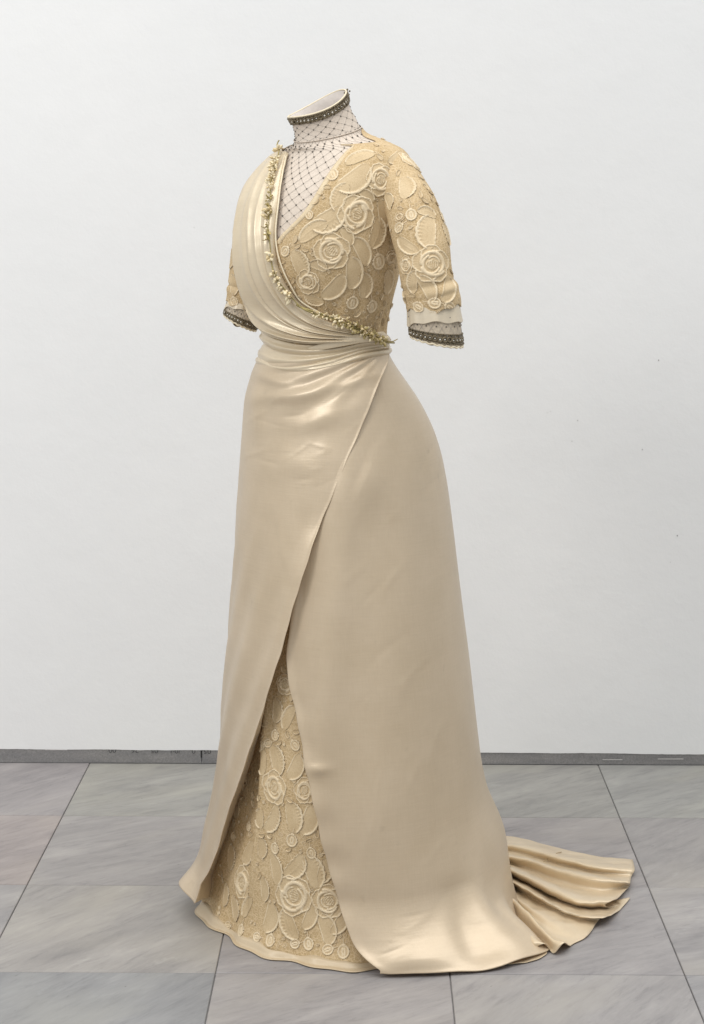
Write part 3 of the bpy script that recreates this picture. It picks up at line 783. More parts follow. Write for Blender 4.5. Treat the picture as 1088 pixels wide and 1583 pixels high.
# lattice of threads and beads
def lattice(name_parent, fpos, umax, vmax, k, slope_cells, bead_r, keep=lambda P: True):
    """threads run along both diagonals of a (u,v) sheet; fpos(u,v)->point"""
    pass
def lattice_on(fpos, U, Vv, nu_cells, nv_cells, parent, wrap=True, rt=.00024, rb=.0019, jit=.0):
    th = Acc(); bd = Acc()
    octa = np.array([[1, 0, 0], [-1, 0, 0], [0, 1, 0], [0, -1, 0], [0, 0, 1], [0, 0, -1]], float)
    of = [[0, 2, 4], [2, 1, 4], [1, 3, 4], [3, 0, 4], [2, 0, 5], [1, 2, 5], [3, 1, 5], [0, 3, 5]]
    for s_ in (1, -1):
        for k in range(-nv_cells if not wrap else 0, nu_cells+ (nv_cells if not wrap else 0)):
            v = np.linspace(0, 1, nv_cells*4+1)
            u = (k+s_*v*nv_cells)/nu_cells
            if not wrap:
                m = (u >= 0) & (u <= 1)
                if m.sum() < 3: continue
                u, v = u[m], v[m]
            P = fpos(U[0]+(U[1]-U[0])*u, Vv[0]+(Vv[1]-Vv[0])*v)
            th.add(*tube(P, rt, 3, False))
    for j in range(nv_cells+1):
        for k in range(2*nu_cells):
            if (k+j*1) % 2: continue
            v = j/nv_cells; u = k/(2*nu_cells)*1.0
            # crossings sit where both families meet: u*nu +/- v*nv integer
            uu_ = (k/2)/nu_cells
            vv_ = j/2/nv_cells if False else v
    for j in range(2*nv_cells+1):
        for k in range(2*nu_cells):
            if (j+k) % 2: continue
            P = fpos(np.array([U[0]+(U[1]-U[0])*k/(2*nu_cells)]), np.array([Vv[0]+(Vv[1]-Vv[0])*j/(2*nv_cells)]))[0]
            bd.add(P+octa*rb*np.random.uniform(.75, 1.2), of)
    a_ = th.build('net_thread', M_net, parent, kind='stuff'); b_ = bd.build('bead', M_dot, parent, kind='stuff', smooth_shade=False)
    return a_, b_
v_lo, v_hi = u_of_py(400), u_of_py(226)
def yoke_pos(ph, u): return S(ph, u, 0*u-.0002)
arc = 2*np.pi*.125
lattice_on(yoke_pos, (0, 360), (v_lo, 1.0), 32, int(round((1-v_lo)*zc[-1]/(.019))), yoke)
def col_pos(ph, v):
    i = np.clip(v, 0, 1)*(nC-1); i0_ = np.minimum(i.astype(int), nC-2); f = (i-i0_)[:, None]; j = (ph.astype(int)) % 360; j2 = (j+1) % 360; g = (ph-np.floor(ph))[:, None]
    Q = (PCo[i0_, j]*(1-g)+PCo[i0_, j2]*g)*(1-f)+(PCo[i0_+1, j]*(1-g)+PCo[i0_+1, j2]*g)*f
    Nn = NCo[i0_, j]; return Q+Nn*.0002
lattice_on(col_pos, (0, 360), (0, .86), 15, 3, collar)
# bead trim on a band: rings, edge beads and a dark ribbon
def torus(c, n, up, R_, r_, a=12, b=5):
    n = n/np.linalg.norm(n); x = np.cross(up, n); x /= np.linalg.norm(x)+1e-9; y = np.cross(n, x)
    V = []; 
    for i in range(a):
        t = 2*np.pi*i/a; d = np.cos(t)*x+np.sin(t)*y
        for k in range(b):
            p = 2*np.pi*k/b; V.append(c+d*(R_+r_*np.cos(p))+n*r_*np.sin(p))
    return np.array(V), grid_wrap(a, b)
def grid_wrap(a, b): return [[i*b+k, ((i+1) % a)*b+k, ((i+1) % a)*b+(k+1) % b, i*b+(k+1) % b] for i in range(a) for k in range(b)]
def ball(c, r, a=6, b=4):
    V = [c+np.array([0, 0, r])]
    for i in range(1, b):
        t = np.pi*i/b
        for k in range(a):
            p = 2*np.pi*k/a; V.append(c+r*np.array([np.sin(t)*np.cos(p), np.sin(t)*np.sin(p), np.cos(t)]))
    V.append(c-np.array([0, 0, r])); F = []
    for k in range(a): F.append([0, 1+k, 1+(k+1) % a])
    for i in range(b-2):
        for k in range(a): F.append([1+i*a+k, 1+(i+1)*a+k, 1+(i+1)*a+(k+1) % a, 1+i*a+(k+1) % a])
    last = len(V)-1
    for k in range(a): F.append([last, 1+(b-2)*a+(k+1) % a, 1+(b-2)*a+k])
    return np.array(V), F
def bead_trim(fpos, v0, v1, n, hgt, parent, nrm):
    """fpos(phi,v) on the cloth; band between v0 (lower) and v1 (upper), n rings round"""
    tr = Acc(); pe = Acc()
    phs = np.linspace(0, 360, 361)[:-1]
    rib = np.stack([fpos(phs, np.full(360, v)) for v in np.linspace(v0, v1, 4)])
    nn = np.stack([nrm(phs, np.full(360, v)) for v in np.linspace(v0, v1, 4)])
    tr.add((rib+nn*.0004).reshape(-1, 3), grid_faces(4, 360, True).tolist())
    for k in range(n):
        p = np.array([360*k/n]); vm = np.array([v0+(v1-v0)*.42])
        c = fpos(p, vm)[0]; nv = nrm(p, vm)[0]; upv = fpos(p, vm+.05)[0]-c
        jt = random.uniform(.85, 1.15); c = c+upv*random.uniform(-.25, .25)
        tr.add(*torus(c+nv*.0016, nv, upv, hgt*.30*jt, hgt*.11))
        if random.random() < .85: pe.add(*ball(c+nv*.0012, hgt*.15*random.uniform(.7, 1.15)))
        for dv, dp in ((.92, 0), (.92, 180/n), (.02, 0), (.02, 180/n)):
            c2 = fpos(p+dp, np.array([v0+(v1-v0)*dv]))[0]; tr.add(*ball(c2+nv*.0016, hgt*.11*random.uniform(.7, 1.3)))
    t = tr.build('bead_trim', M_trim, parent, kind='stuff'); pe.build('pale_bead', M_pearl, parent, kind='stuff')
    return t
def col_n(ph, v):
    i0_ = np.minimum((np.clip(v, 0, 1)*(nC-1)).astype(int), nC-1); return NCo[i0_, ph.astype(int) % 360]
bead_trim(col_pos, .74, .985, 46, .0135, collar, col_n)
# little tassel of beads where the collar fastens at the back
ta = Acc(); c0_ = rim[24]
for k in range(9): ta.add(*ball(c0_+np.array([.004+.002*(k % 3), -.004, .004-.004*(k//2)])+np.random.normal(size=3)*.0022, .0019))
ta.build('bead_tassel', M_trim, collar, kind='stuff')

# ---- embroidered bodice
lace_edge_px = [(428, 378), (436, 366), (452, 350), (471, 330), (488, 305), (502, 282), (518, 258), (536, 236), (553, 218), (571, 207)]
pe_ = hit0.path(lace_edge_px, 90)
eV = edge_fun(pe_, 9); uV0 = pe_[:, 1].min(); uV1 = pe_[:, 1].max()
drape_in_px = [(448, 236), (440, 275), (434, 318), (429, 362), (431, 403), (443, 435), (464, 463), (495, 487), (535, 504), (570, 517), (595, 528)]
hu = np.linspace(u_of_py(532), .985, 320)
phs0 = np.where(hu >= uV0, eV(hu), eV(uV0)-1)
cR = hit0.path([(420, 241), (400, 300), (398, 360)], 30)
phe = 360+np.interp(hu, cR[:, 1][::-1], cR[:, 0][::-1])
ncB = 560
tB = np.linspace(0, 1, ncB)
PPb = phs0[:, None]*(1-tB)+phe[:, None]*tB
UU = np.repeat(hu[:, None], ncB, 1)
UU = UU+.012*smooth(.93, .985, UU)*smooth(316, 345, PPb)*smooth(530, 505, PPb)
P0 = S(PPb, UU, 0*UU)
dB = (.0042+.0011*waves(P0, [45, 80], 41))*(1-.75*smooth(.965, .99, UU))
# softly gathered towards the waist, and the fold line running into the armhole
dB += .0022*np.sin(PPb*.42)*smooth(u_of_py(430), u_of_py(505), UU)
qB = to_px(P0); dB = dB+.006*np.exp(-((qB[..., 0]-596-.10*(qB[..., 1]-300))/7)**2-((qB[..., 1]-312)/34)**2)*(PPb < 345)
dB *= smooth(-.004, .008, tB)[None]*.6+.4
PB = S(PPb, UU, dB)
bodice = grid_obj('bodice', PB, M_lace, gown, thick=.0009, label='embroidered lace bodice with padded roses')
# turned satin edge along the neckline
ke = np.searchsorted(hu, uV0)
edge = S(phs0[ke:], hu[ke:], 0*hu[ke:]+.0052)
tpr = (.35+.65*smooth(.985, .955, hu[ke:]))*smooth(.986, .978, hu[ke:])
wband = np.stack([S(phs0[ke:]+dphi*(tpr if dphi > 0 else 1), hu[ke:], dd*(.5+.5*tpr)) for dphi, dd in ((-.5, .001), (-.35, .0050), (1.2, .0062), (3.0, .0060), (4.2, .0050), (4.8, .002))], 0)
grid_obj('neck_facing', wband, thread('facing_thread', (.66, .53, .35), (.74, .62, .43)), bodice)

# ---- sleeves
def sleeve_grid(path_px, radii, nL=150, nA=200, flat=1.0):
    C = catmull([world_pt(x, y, Y) for x, y, Y in path_px], nL)
    s0 = np.linspace(0, 1, len(radii)); rr = catmull(np.array(radii)[:, None], nL)[:, 0] if len(radii) > 2 else np.interp(np.linspace(0, 1, nL), s0, radii)
    Tn = np.gradient(C, axis=0); Tn /= np.linalg.norm(Tn, axis=1, keepdims=True)
    X = np.array([1, 0, 0])-Tn*(Tn@np.array([1, 0, 0]))[:, None]; X /= np.linalg.norm(X, axis=1, keepdims=True)
    Yv = np.cross(X, Tn)                        # towards / away from camera
    if Yv[0, 1] > 0: Yv = -Yv                   # + = towards camera
    a = np.linspace(0, 2*np.pi, nA, endpoint=False)
    ct, st = np.cos(a), np.sin(a)
    P = C[:, None]+rr[:, None, None]*(ct[None, :, None]*X[:, None]+flat*st[None, :, None]*Yv[:, None])
    Nn = ct[None, :, None]*X[:, None]+st[None, :, None]*Yv[:, None]
    return P, Nn, C, X, Yv, rr, Tn
def make_sleeve(path, radii, seed, rim_l, rim_r, cuff_w, px_mid, label):
    P, Nn, C, X, Yv, rr, Tn = sleeve_grid(path, radii)
    nL, nA = P.shape[:2]
    t = np.linspace(0, 1, nL)[:, None]
    dd = .0018*waves(P, [40, 75], seed)+(.0018+.0012*np.sin(np.linspace(0, 6.28, nA)*2)[None])*np.exp(-((t-.90)/.018)**2)-.002*np.exp(-((t-.865)/.012)**2)
    P = P+Nn*dd[..., None]
    a = np.linspace(0, 2*np.pi, nA, endpoint=False)
    # ragged lower lace edge
    P[-12:] += Tn[-1]*(.004*np.sin(3*a+seed)+.002*np.sin(9*a))[None, :, None]*np.linspace(0, 1, 12)[:, None, None]
    sl = grid_obj('sleeve', P, M_lace, gown, closed=True, thick=.001, label=label)
    # satin turn-back cuff, fluted
    nK = 26; k = np.linspace(0, 1, nK)[:, None, None]
    c0, tn, x_, y_ = C[-1]-Tn[-1]*.008, Tn[-1], X[-1], Yv[-1]
    ring0 = lambda r, off: c0[None]+r[:, None]*(np.cos(a)[:, None]*x_+np.sin(a)[:, None]*y_)+off[:, None]*tn
    rows = []
    flut = .0014*np.sin(7*a+seed)+.0007*np.sin(16*a+2)
    for kk in np.linspace(0, 1, nK):
        r = rr[-1]*(.965+.05*kk)+flut*kk+.001*np.sin(4*a)
        off = np.full(nA, kk*cuff_w)+kk*(.0035*np.sin(2*a+.8)+.0018*np.sin(7*a))
        rows.append(ring0(r, off))
    grid_obj('cuff', np.array(rows), M_cuff, sl, closed=True, thick=.0016)
    # net undersleeve below the cuff, cut on a slant
    rows = []; nK = 24
    zl, zr = rim_l, rim_r
    for kk in np.linspace(0, 1, nK):
        r = np.full(nA, rr[-1]*.955)*(1+.0*kk)
        end = (zl+zr)/2+(zr-zl)/2*np.cos(a)+.004*np.sin(a)
        rows.append(ring0(r, kk*end))
    Pn = np.array(rows); us = grid_obj('undersleeve', Pn, M_slnet, sl, closed=True)
    Nu = np.cos(a)[:, None]*x_+np.sin(a)[:, None]*y_
    def fp(ph, v):
        j = (ph/360*nA).astype(int) % nA; fj = (ph/360*nA-np.floor(ph/360*nA))[:, None]; i = np.clip(v, 0, 1)*(nK-1); i0 = np.minimum(i.astype(int), nK-2); f = (i-i0)[:, None]
        A_ = Pn[i0, j]*(1-fj)+Pn[i0, (j+1) % nA]*fj; B_ = Pn[i0+1, j]*(1-fj)+Pn[i0+1, (j+1) % nA]*fj
        return A_*(1-f)+B_*f
    def fn(ph, v): return Nu[(ph/360*nA).astype(int) % nA]
    # net threads + beads
    def fp2(ph, v): return fp(ph, v)+fn(ph, v)*.0006
    th = Acc(); bd = Acc()
    for s_ in (1, -1):
        for q_ in range(16):
            v = np.linspace(0, .9, 24); th.add(*tube(fp2((q_/16+s_*v*.16)*360 % 360, v), .00028, 3, False))
    for q_ in range(32):
        for j in range(4):
            if (q_+j) % 2: continue
            bd.add(*ball(fp2(np.array([q_/32*360.0]), np.array([.1+.22*j]))[0], .0015, 5, 3))
    for q_ in range(nA//2):
        pass
    th.build('net_thread', M_net, sl, kind='stuff'); bd.build('bead', M_dot, sl, kind='stuff')
    bead_trim(lambda ph, v: fp(ph, v), .97, .72, 34, .0125, sl, fn)
    # cream rolled edge and the brown lining sagging out of it
    e = np.vstack([Pn[-1]+tn*.0022, Pn[-1][:1]+tn*.0022]); e[:, 2] += .0009*np.sin(np.arange(len(e))*.7)
    v_, f_ = tube(e, .0018, 6, False); new_obj('rolled_edge', v_, f_, M_edge, sl)
    rows = []
    for kk in np.linspace(0, 1, 14):
        sag = .016*np.exp(-((np.degrees(a)-250)/38)**2)
        r = rr[-1]*(.93-.25*kk**2)
        rows.append(Pn[-1]-Nu*(rr[-1]*.955-r)[..., None]*1.0 + tn*(kk*(.003+sag))[:, None] if True else 0)
    grid_obj('sleeve_lining', np.array(rows), M_brown, sl, closed=True)
    return sl, P
slL, PSL = make_sleeve([(578, 266, 3.255), (604, 268, 3.226), (631, 310, 3.180), (648, 368, 3.143), (660, 425, 3.125), (668, 460, 3.125), (670, 478, 3.125)],
    [.040, .0485, .0455, .0468, .0475, .0475, .0470], 3, .049, .075, .031, 672, 'near embroidered sleeve ending in satin cuff and beaded net')
slR, PSR = make_sleeve([(432, 292, 3.37), (410, 300, 3.41), (396, 345, 3.45), (388, 400, 3.465), (382, 445, 3.47), (379, 464, 3.475), (377, 473, 3.475)],
    [.036, .040, .040, .039, .038, .036, .0355], 8, .031, .047, .019, 376, 'far embroidered sleeve mostly behind the satin drape')

# ---- appliqué motifs: padded height fields laid on the cloth
def seg_dist(X, Y, pl):
    d = np.full(X.shape, 9.0)
    for (x0, y0), (x1, y1) in zip(pl[:-1], pl[1:]):
        dx, dy = x1-x0, y1-y0; L = dx*dx+dy*dy+1e-12
        t = np.clip(((X-x0)*dx+(Y-y0)*dy)/L, 0, 1)
        d = np.minimum(d, np.hypot(X-x0-t*dx, Y-y0-t*dy))
    return d
def strokes(X, Y, sts):
    h = np.zeros_like(X)
    for pl, w, a in sts:
        d = seg_dist(X, Y, pl); h = np.maximum(h, a*np.sqrt(np.clip(1-(d/w)**2, 0, 1)))
    return h
def arc_(cx, cy, r, a0, a1, n=16, sy=1.0, dr=0.0):
    t = np.radians(np.linspace(a0, a1, n)); rr_ = r+dr*np.linspace(0, 1, n)
    return np.stack([cx+rr_*np.cos(t), cy+sy*rr_*np.sin(t)], -1)
def rose_field(n, seed):
    g = np.linspace(-1.06, 1.06, n); X, Y = np.meshgrid(g, g)
    rs = np.random.RandomState(seed); th = np.arctan2(Y, X); r = np.hypot(X, Y)
    ph = rs.uniform(0, 6)
    out = .86+.12*np.abs(np.sin(2.5*th+ph))+.018*np.sin(13*th)
    inside = smooth(.02, -.05, r-out)
    h = inside*.20
    st = []
    tt_ = np.linspace(-np.pi, np.pi, 91); o2 = .81+.12*np.abs(np.sin(2.5*tt_+ph))+.018*np.sin(13*tt_)
    st.append((np.stack([o2*np.cos(tt_), o2*np.sin(tt_)], -1), .062, .72))
    a1 = rs.uniform(60, 120)
    for k in range(5):                           # outer petals: the edge of each tucks under the next
        a0 = math.degrees(-ph/2.5)+72*k; p0 = np.array([.80*math.cos(math.radians(a0)), .80*math.sin(math.radians(a0))])
        a2 = a0+rs.uniform(38, 60); p2 = np.array([.50*math.cos(math.radians(a2)), .50*math.sin(math.radians(a2))])
        mid = (p0+p2)/2*1.10; st.append((catmull([p0, mid, p2], 10), .05, .66))
    for k in range(3):                           # heavy middle petals, uneven arcs
        a0 = a1+120*k+rs.uniform(-20, 20); st.append((arc_(.05*math.cos(a0), .05*math.sin(a0), .60, a0, a0+rs.uniform(105, 150), sy=rs.uniform(.85, 1.0), dr=rs.choice([-.12, -.08, .06])), rs.uniform(.075, .11), 1.0))
    st.append((arc_(-.03, -.03, .40, a1+25, a1+250, 30, 1.12), .062, .9))
    st.append((arc_(.02, .04, .34, a1-80, a1+40, 20, 1.05, -.05), .05, .7))
    ca, sa = math.cos(math.radians(a1-90)), math.sin(math.radians(a1-90))
    for k in range(6):                           # folded heart
        x0 = -.25+.10*k; pl = np.array([(x0*.7, -.30+.04*abs(k-2.5)), (x0*1.15, -.02), (x0*.75+.02, .25-.05*abs(k-2.5))])
        pl = catmull(pl, 8); st.append((np.stack([pl[:, 0]*ca-pl[:, 1]*sa, pl[:, 0]*sa+pl[:, 1]*ca], -1), .034, .62))
    h = np.maximum(h, strokes(X, Y, st)*inside)
    stitch = .06*np.sin(th*40)*smooth(.45, .55, r)+.05*np.sin((X*ca+Y*sa)*60)*smooth(.45, .4, r)
    h = h+stitch*inside*(h > .1)
    return X, Y, np.where(inside > .25, h, -.5), inside > .02
def leaf_field(n, seed, serr):
    g = np.linspace(-1.06, 1.06, n); X, Y = np.meshgrid(g, g)
    rs = np.random.RandomState(seed); bend = rs.choice([-1, 1])*rs.uniform(.08, .24)
    wmax = rs.uniform(.46, .6)
    Xc = X-bend*(1-Y**2)
    w = wmax*np.sqrt(np.clip(1-np.abs(Y)**2.4, 0, 1))
    if serr: w = w*(1+.09*np.abs(np.sin(Y*9+1)))
    dd = np.abs(Xc)-w
    inside = smooth(.02, -.05, dd)*(np.abs(Y) < 1)
    h = inside*.20
    side = int(np.sign(bend))
    y_ = np.linspace(-.95, .95, 30); w_ = wmax*np.sqrt(1-np.abs(y_)**2.4)*.90
    if serr: w_ = w_*(1+.09*np.abs(np.sin(y_*9+1)))
    cx_ = bend*(1-y_**2)
    st = [(np.stack([cx_+side*w_, y_], -1), .115, 1.0), (np.stack([cx_-side*w_, y_], -1), .06, .62)]
    if rs.rand() < .5: st.append((catmull([(bend*(1-y__**2)+.0*side, y__) for y__ in (-.85, -.5, -.1, .3)], 12), .035, .42))
    rr_ = rs.uniform(.35, .6)
    if serr:                                     # scalloped stitches along the padded edge
        for q__ in np.linspace(-.75, .75, 9):
            w0 = wmax*math.sqrt(1-abs(q__)**2.4); b0 = bend*(1-q__**2)
            st.append((np.array([(b0+side*w0*.92, q__), (b0+side*w0*rr_, q__-.10)]), .045, .58))
    h = np.maximum(h, strokes(X, Y, st)*inside)
    h = h+.055*np.sin((X*side*1.2+Y*.9)*46)*inside
    return X, Y, np.where(inside > .25, h, -.5), inside > .02
def bud_field(n, seed):
    g = np.linspace(-1.06, 1.06, n); X, Y = np.meshgrid(g, g)
    rs = np.random.RandomState(seed)
    r = np.hypot(X/.62, (Y+.25)/.68)
    inside = smooth(1.05, .97, r)
    st = [(arc_(0, -.25, .53, 0, 360, 36, 1.1), .11, .95), (np.array([(-.06, -.58), (-.13, -.25), (-.06, .06)]), .10, .85), (np.array([(.12, -.58), (.16, -.25), (.10, .06)]), .10, .85)]
    pr = [(np.array([(0, .42), (0, .98)]), .08, .75), (np.array([(-.12, .40), (-.34, .84)]), .075, .75), (np.array([(.12, .40), (.34, .84)]), .075, .75)]
    h1 = strokes(X, Y, st); h2 = strokes(X, Y, pr)
    h = np.maximum(inside*.28, np.maximum(h1, h2)); m = (inside > .02) | (h2 > 0)
    return X, Y, np.where((inside > .25) | (h2 > .12), h, -.5), m
def swirl_field(n, seed):
    g = np.linspace(-1.06, 1.06, n); X, Y = np.meshgrid(g, g)
    rs = np.random.RandomState(seed)
    t = np.linspace(.25, 1, 34); a_ = t*2*np.pi*1.7+rs.uniform(0, 6)
    st = [(np.stack([.85*t*np.cos(a_), .85*t*np.sin(a_)], -1), .12, .6)]
    h = strokes(X, Y, st)
    return X, Y, np.where(h > .1, h, -.5), h > .0
PROTO = {'rose': [rose_field(64, k) for k in range(6)], 'leaf': [leaf_field(44, 20+k, k % 2) for k in range(8)], 'bud': [bud_field(30, 50+k) for k in range(3)], 'swirl': [swirl_field(24, 70+k) for k in range(4)]}
NAME = {'rose': 'rose_applique', 'leaf': 'leaf_applique', 'bud': 'bud_applique', 'swirl': 'swirl_stitching'}
class Cloth:
    def __init__(s, P, parent, closed=False):
        F = grid_faces(P.shape[0], P.shape[1], closed); F = np.vstack([F[:, [0, 1, 2]], F[:, [0, 2, 3]]])
        s.V = P.reshape(-1, 3); s.b = BVHTree.FromPolygons(s.V.tolist(), F.tolist()); s.parent = parent; s.cnt = 0; s.done = []
def stamp(cl, kind, c, n, R_mm, rot, seed, aspect=1.0, tall=1.0):
    """lay one motif on a cloth round point c with outward normal n"""
    X, Y, H, mk = PROTO[kind][seed % len(PROTO[kind])]
    n = n/np.linalg.norm(n)
    up = np.array([0, 0, 1.0]); tx = np.cross(up, n)
    if np.linalg.norm(tx) < .2: tx = np.cross(np.array([0, -1, 0]), n)
    tx /= np.linalg.norm(tx); ty = np.cross(n, tx)
    ca, sa = math.cos(rot), math.sin(rot)
    R_ = R_mm/1000
    x = (X*aspect*ca-Y*sa)*R_; y = (X*aspect*sa+Y*ca)*R_
    hmm = H*(.0034 if kind == 'rose' else .0030 if kind == 'leaf' else .0025 if kind == 'bud' else .0016)*tall
    n_ = X.shape[0]; V = np.zeros((n_, n_, 3)); ok = mk.copy()
    nv = Vector(n)
    for i in range(n_):
        for j in range(n_):
            if not mk[i, j]: continue
            p = c+tx*x[i, j]+ty*y[i, j]
            loc, nn, _, _ = cl.b.ray_cast(Vector(p+n*.03), -nv, .075)
            if loc is None: ok[i, j] = False; continue
            if nn.dot(nv) < 0: nn = -nn
            if nn.dot(nv) < .12: ok[i, j] = False; continue
            V[i, j] = np.array(loc)+np.array(nn)*(hmm[i, j]+.0003)
    F = grid_faces(n_, n_); F = F[ok.reshape(-1)[F].all(1)]
    if len(F) < 12: return None
    used = np.unique(F); remap = -np.ones(n_*n_, int); remap[used] = np.arange(len(used))
    o = new_obj(NAME[kind], V.reshape(-1, 3)[used], remap[F], M_thread, cl.parent)
    o.data.materials.append(M_fill)             # padded cords are pale silk, the fillings a duller thread
    o.data.polygons.foreach_set('material_index', (H.reshape(-1)[F].mean(1) < .47).astype(int))
    cl.cnt += 1; return o
def pick(cl, px, py):
    o = Vector((0, 0, CAM_H)); d = Vector(world_pt(px, py, 1.0))-o; d.normalize()
    loc, nn, _, _ = cl.b.ray_cast(o, d, 10)
    if loc is None: return None
    nn = np.array(nn); 
    if np.dot(nn, np.array(d)) > 0: nn = -nn
    return np.array(loc), nn
def stamps(clist, items, scale):
    for k, (kind, px, py, r, rot) in enumerate(items):
        best = None
        for cl in clist:
            q_ = pick(cl, px, py)
            if q_ and (best is None or q_[0][1] < best[1][0][1]): best = (cl, q_)
        if best is None: continue
        cl, (c, n) = best
        asp = 1.0
        if kind == 'rose': asp = .86+.28*((k*37) % 10)/10; rot = (k*67) % 360
        r = r*(1.2 if kind == 'leaf' else 1.08)
        stamp(cl, kind, c, n, r*scale, math.radians(rot), k*3+int(px) % 5, asp); cl.done.append((px, py, r))
def fill(clist, box_, inside, rmin, scale, seed, n_try=2500, kinds=('leaf', 'bud', 'swirl')):
    """small motifs in the gaps between the placed ones (photo positions on the seen side)"""
    rs = np.random.RandomState(seed); k = 0
    done = [d for cl in clist for d in cl.done]
    for _ in range(n_try):
        px, py = rs.uniform(box_[0], box_[2]), rs.uniform(box_[1], box_[3])
        if not inside(px, py): continue
        gap = min([math.hypot(px-a, py-b)-.86*r for a, b, r in done] or [99])
        if gap < rmin: continue
        r = min(gap*1.05, rmin*2.2); best = None
        for cl in clist:
            q_ = pick(cl, px, py)
            if q_ and (best is None or q_[0][1] < best[1][0][1]): best = (cl, q_)
        if best is None: continue
        cl, (c, n) = best
        kd = kinds[0] if r > rmin*1.7 else kinds[1+rs.randint(len(kinds)-1)]
        stamp(cl, kd, c, n, r*scale, rs.uniform(0, 6.28), rs.randint(50)); done.append((px, py, r)); cl.done.append((px, py, r)); k += 1
    return k

clB = Cloth(PB, bodice); clL = Cloth(PSL, slL, True); clR = Cloth(PSR, slR, True)
bod = [('rose', 588, 278, 25, 0), ('rose', 551, 331, 28, 20), ('rose', 513, 389, 28, 0), ('rose', 476, 436, 20, 40), ('rose', 636, 250, 21, 10),
 ('leaf', 546, 274, 26, -50), ('leaf', 528, 305, 20, -20), ('leaf', 507, 338, 24, -60), ('leaf', 484, 358, 22, -55), ('leaf', 556, 244, 20, -65),
 ('leaf', 590, 330, 20, 10), ('leaf', 580, 360, 21, -15), ('leaf', 557, 389, 21, 30), ('leaf', 543, 422, 22, 5), ('leaf', 515, 443, 21, -40), ('leaf', 462, 408, 19, 20),
 ('leaf', 561, 441, 18, 10), ('bud', 584, 400, 18, 20), ('leaf', 598, 436, 17, 10), ('leaf', 536, 233, 15, -60), ('leaf', 612, 242, 17, -60), ('leaf', 601, 312, 13, 40),
 ('bud', 513, 267, 15, 30), ('bud', 443, 386, 12, -40), ('bud', 478, 330, 10, 20), ('bud', 574, 470, 15, 20), ('bud', 545, 464, 15, 0), ('rose', 604, 398, 12, 0), ('leaf', 486, 462, 13, 70), ('leaf', 590, 300, 0.1, 0),
 ('leaf', 492, 412, 12, 70), ('leaf', 535, 366, 13, 30), ('leaf', 566, 303, 12, 60)]
slv = [('rose', 668, 408, 28, 0), ('leaf', 662, 285, 22, -20), ('leaf', 626, 290, 18, 10), ('leaf', 664, 358, 24, -10), ('leaf', 630, 379, 18, 60), ('leaf', 690, 362, 15, 0),
 ('leaf', 659, 446, 18, 30), ('leaf', 640, 436, 15, -10), ('leaf', 692, 446, 18, -20), ('leaf', 700, 400, 14, 0), ('bud', 635, 329, 13, 10), ('leaf', 660, 330, 13, 70), ('bud', 682, 334, 13, 10),
 ('bud', 619, 350, 12, -50), ('rose', 628, 410, 14, 0), ('bud', 644, 473, 13, 60), ('bud', 668, 468, 13, 80), ('bud', 692, 474, 13, 60), ('leaf', 650, 258, 14, -30), ('rose', 618, 336, 8, 0)]
stamps([clB, clL], [b for b in bod if b[3] > 1]+slv, 1.19)
nf = fill([clB, clL], (430, 205, 716, 505), lambda x, y: True, 3.0, 1.2, 5, 5000)
stamps([clR], [('leaf', 360, 440, 14, 10), ('bud', 362, 463, 11, 10), ('leaf', 358, 400, 14, -10), ('rose', 366, 360, 14, 0), ('leaf', 357, 470, 9, 40)], 1.25)
# hidden side of the bodice: a looser sowing of motifs
rsb = np.random.RandomState(9)
for k in range(34):
    ph_, py_ = rsb.uniform(345, 520), rsb.uniform(262, 490)
    u_ = u_of_py(py_, 3.31); c = S(np.array([ph_]), np.array([u_]), np.array([.004]))[0]; n = samp(GN, np.array([ph_]), np.array([u_]))[0]
    stamp(clB, ('rose', 'leaf', 'leaf', 'bud')[k % 4], c, n, (30, 24, 22, 15)[k % 4], rsb.uniform(0, 6.28), k)

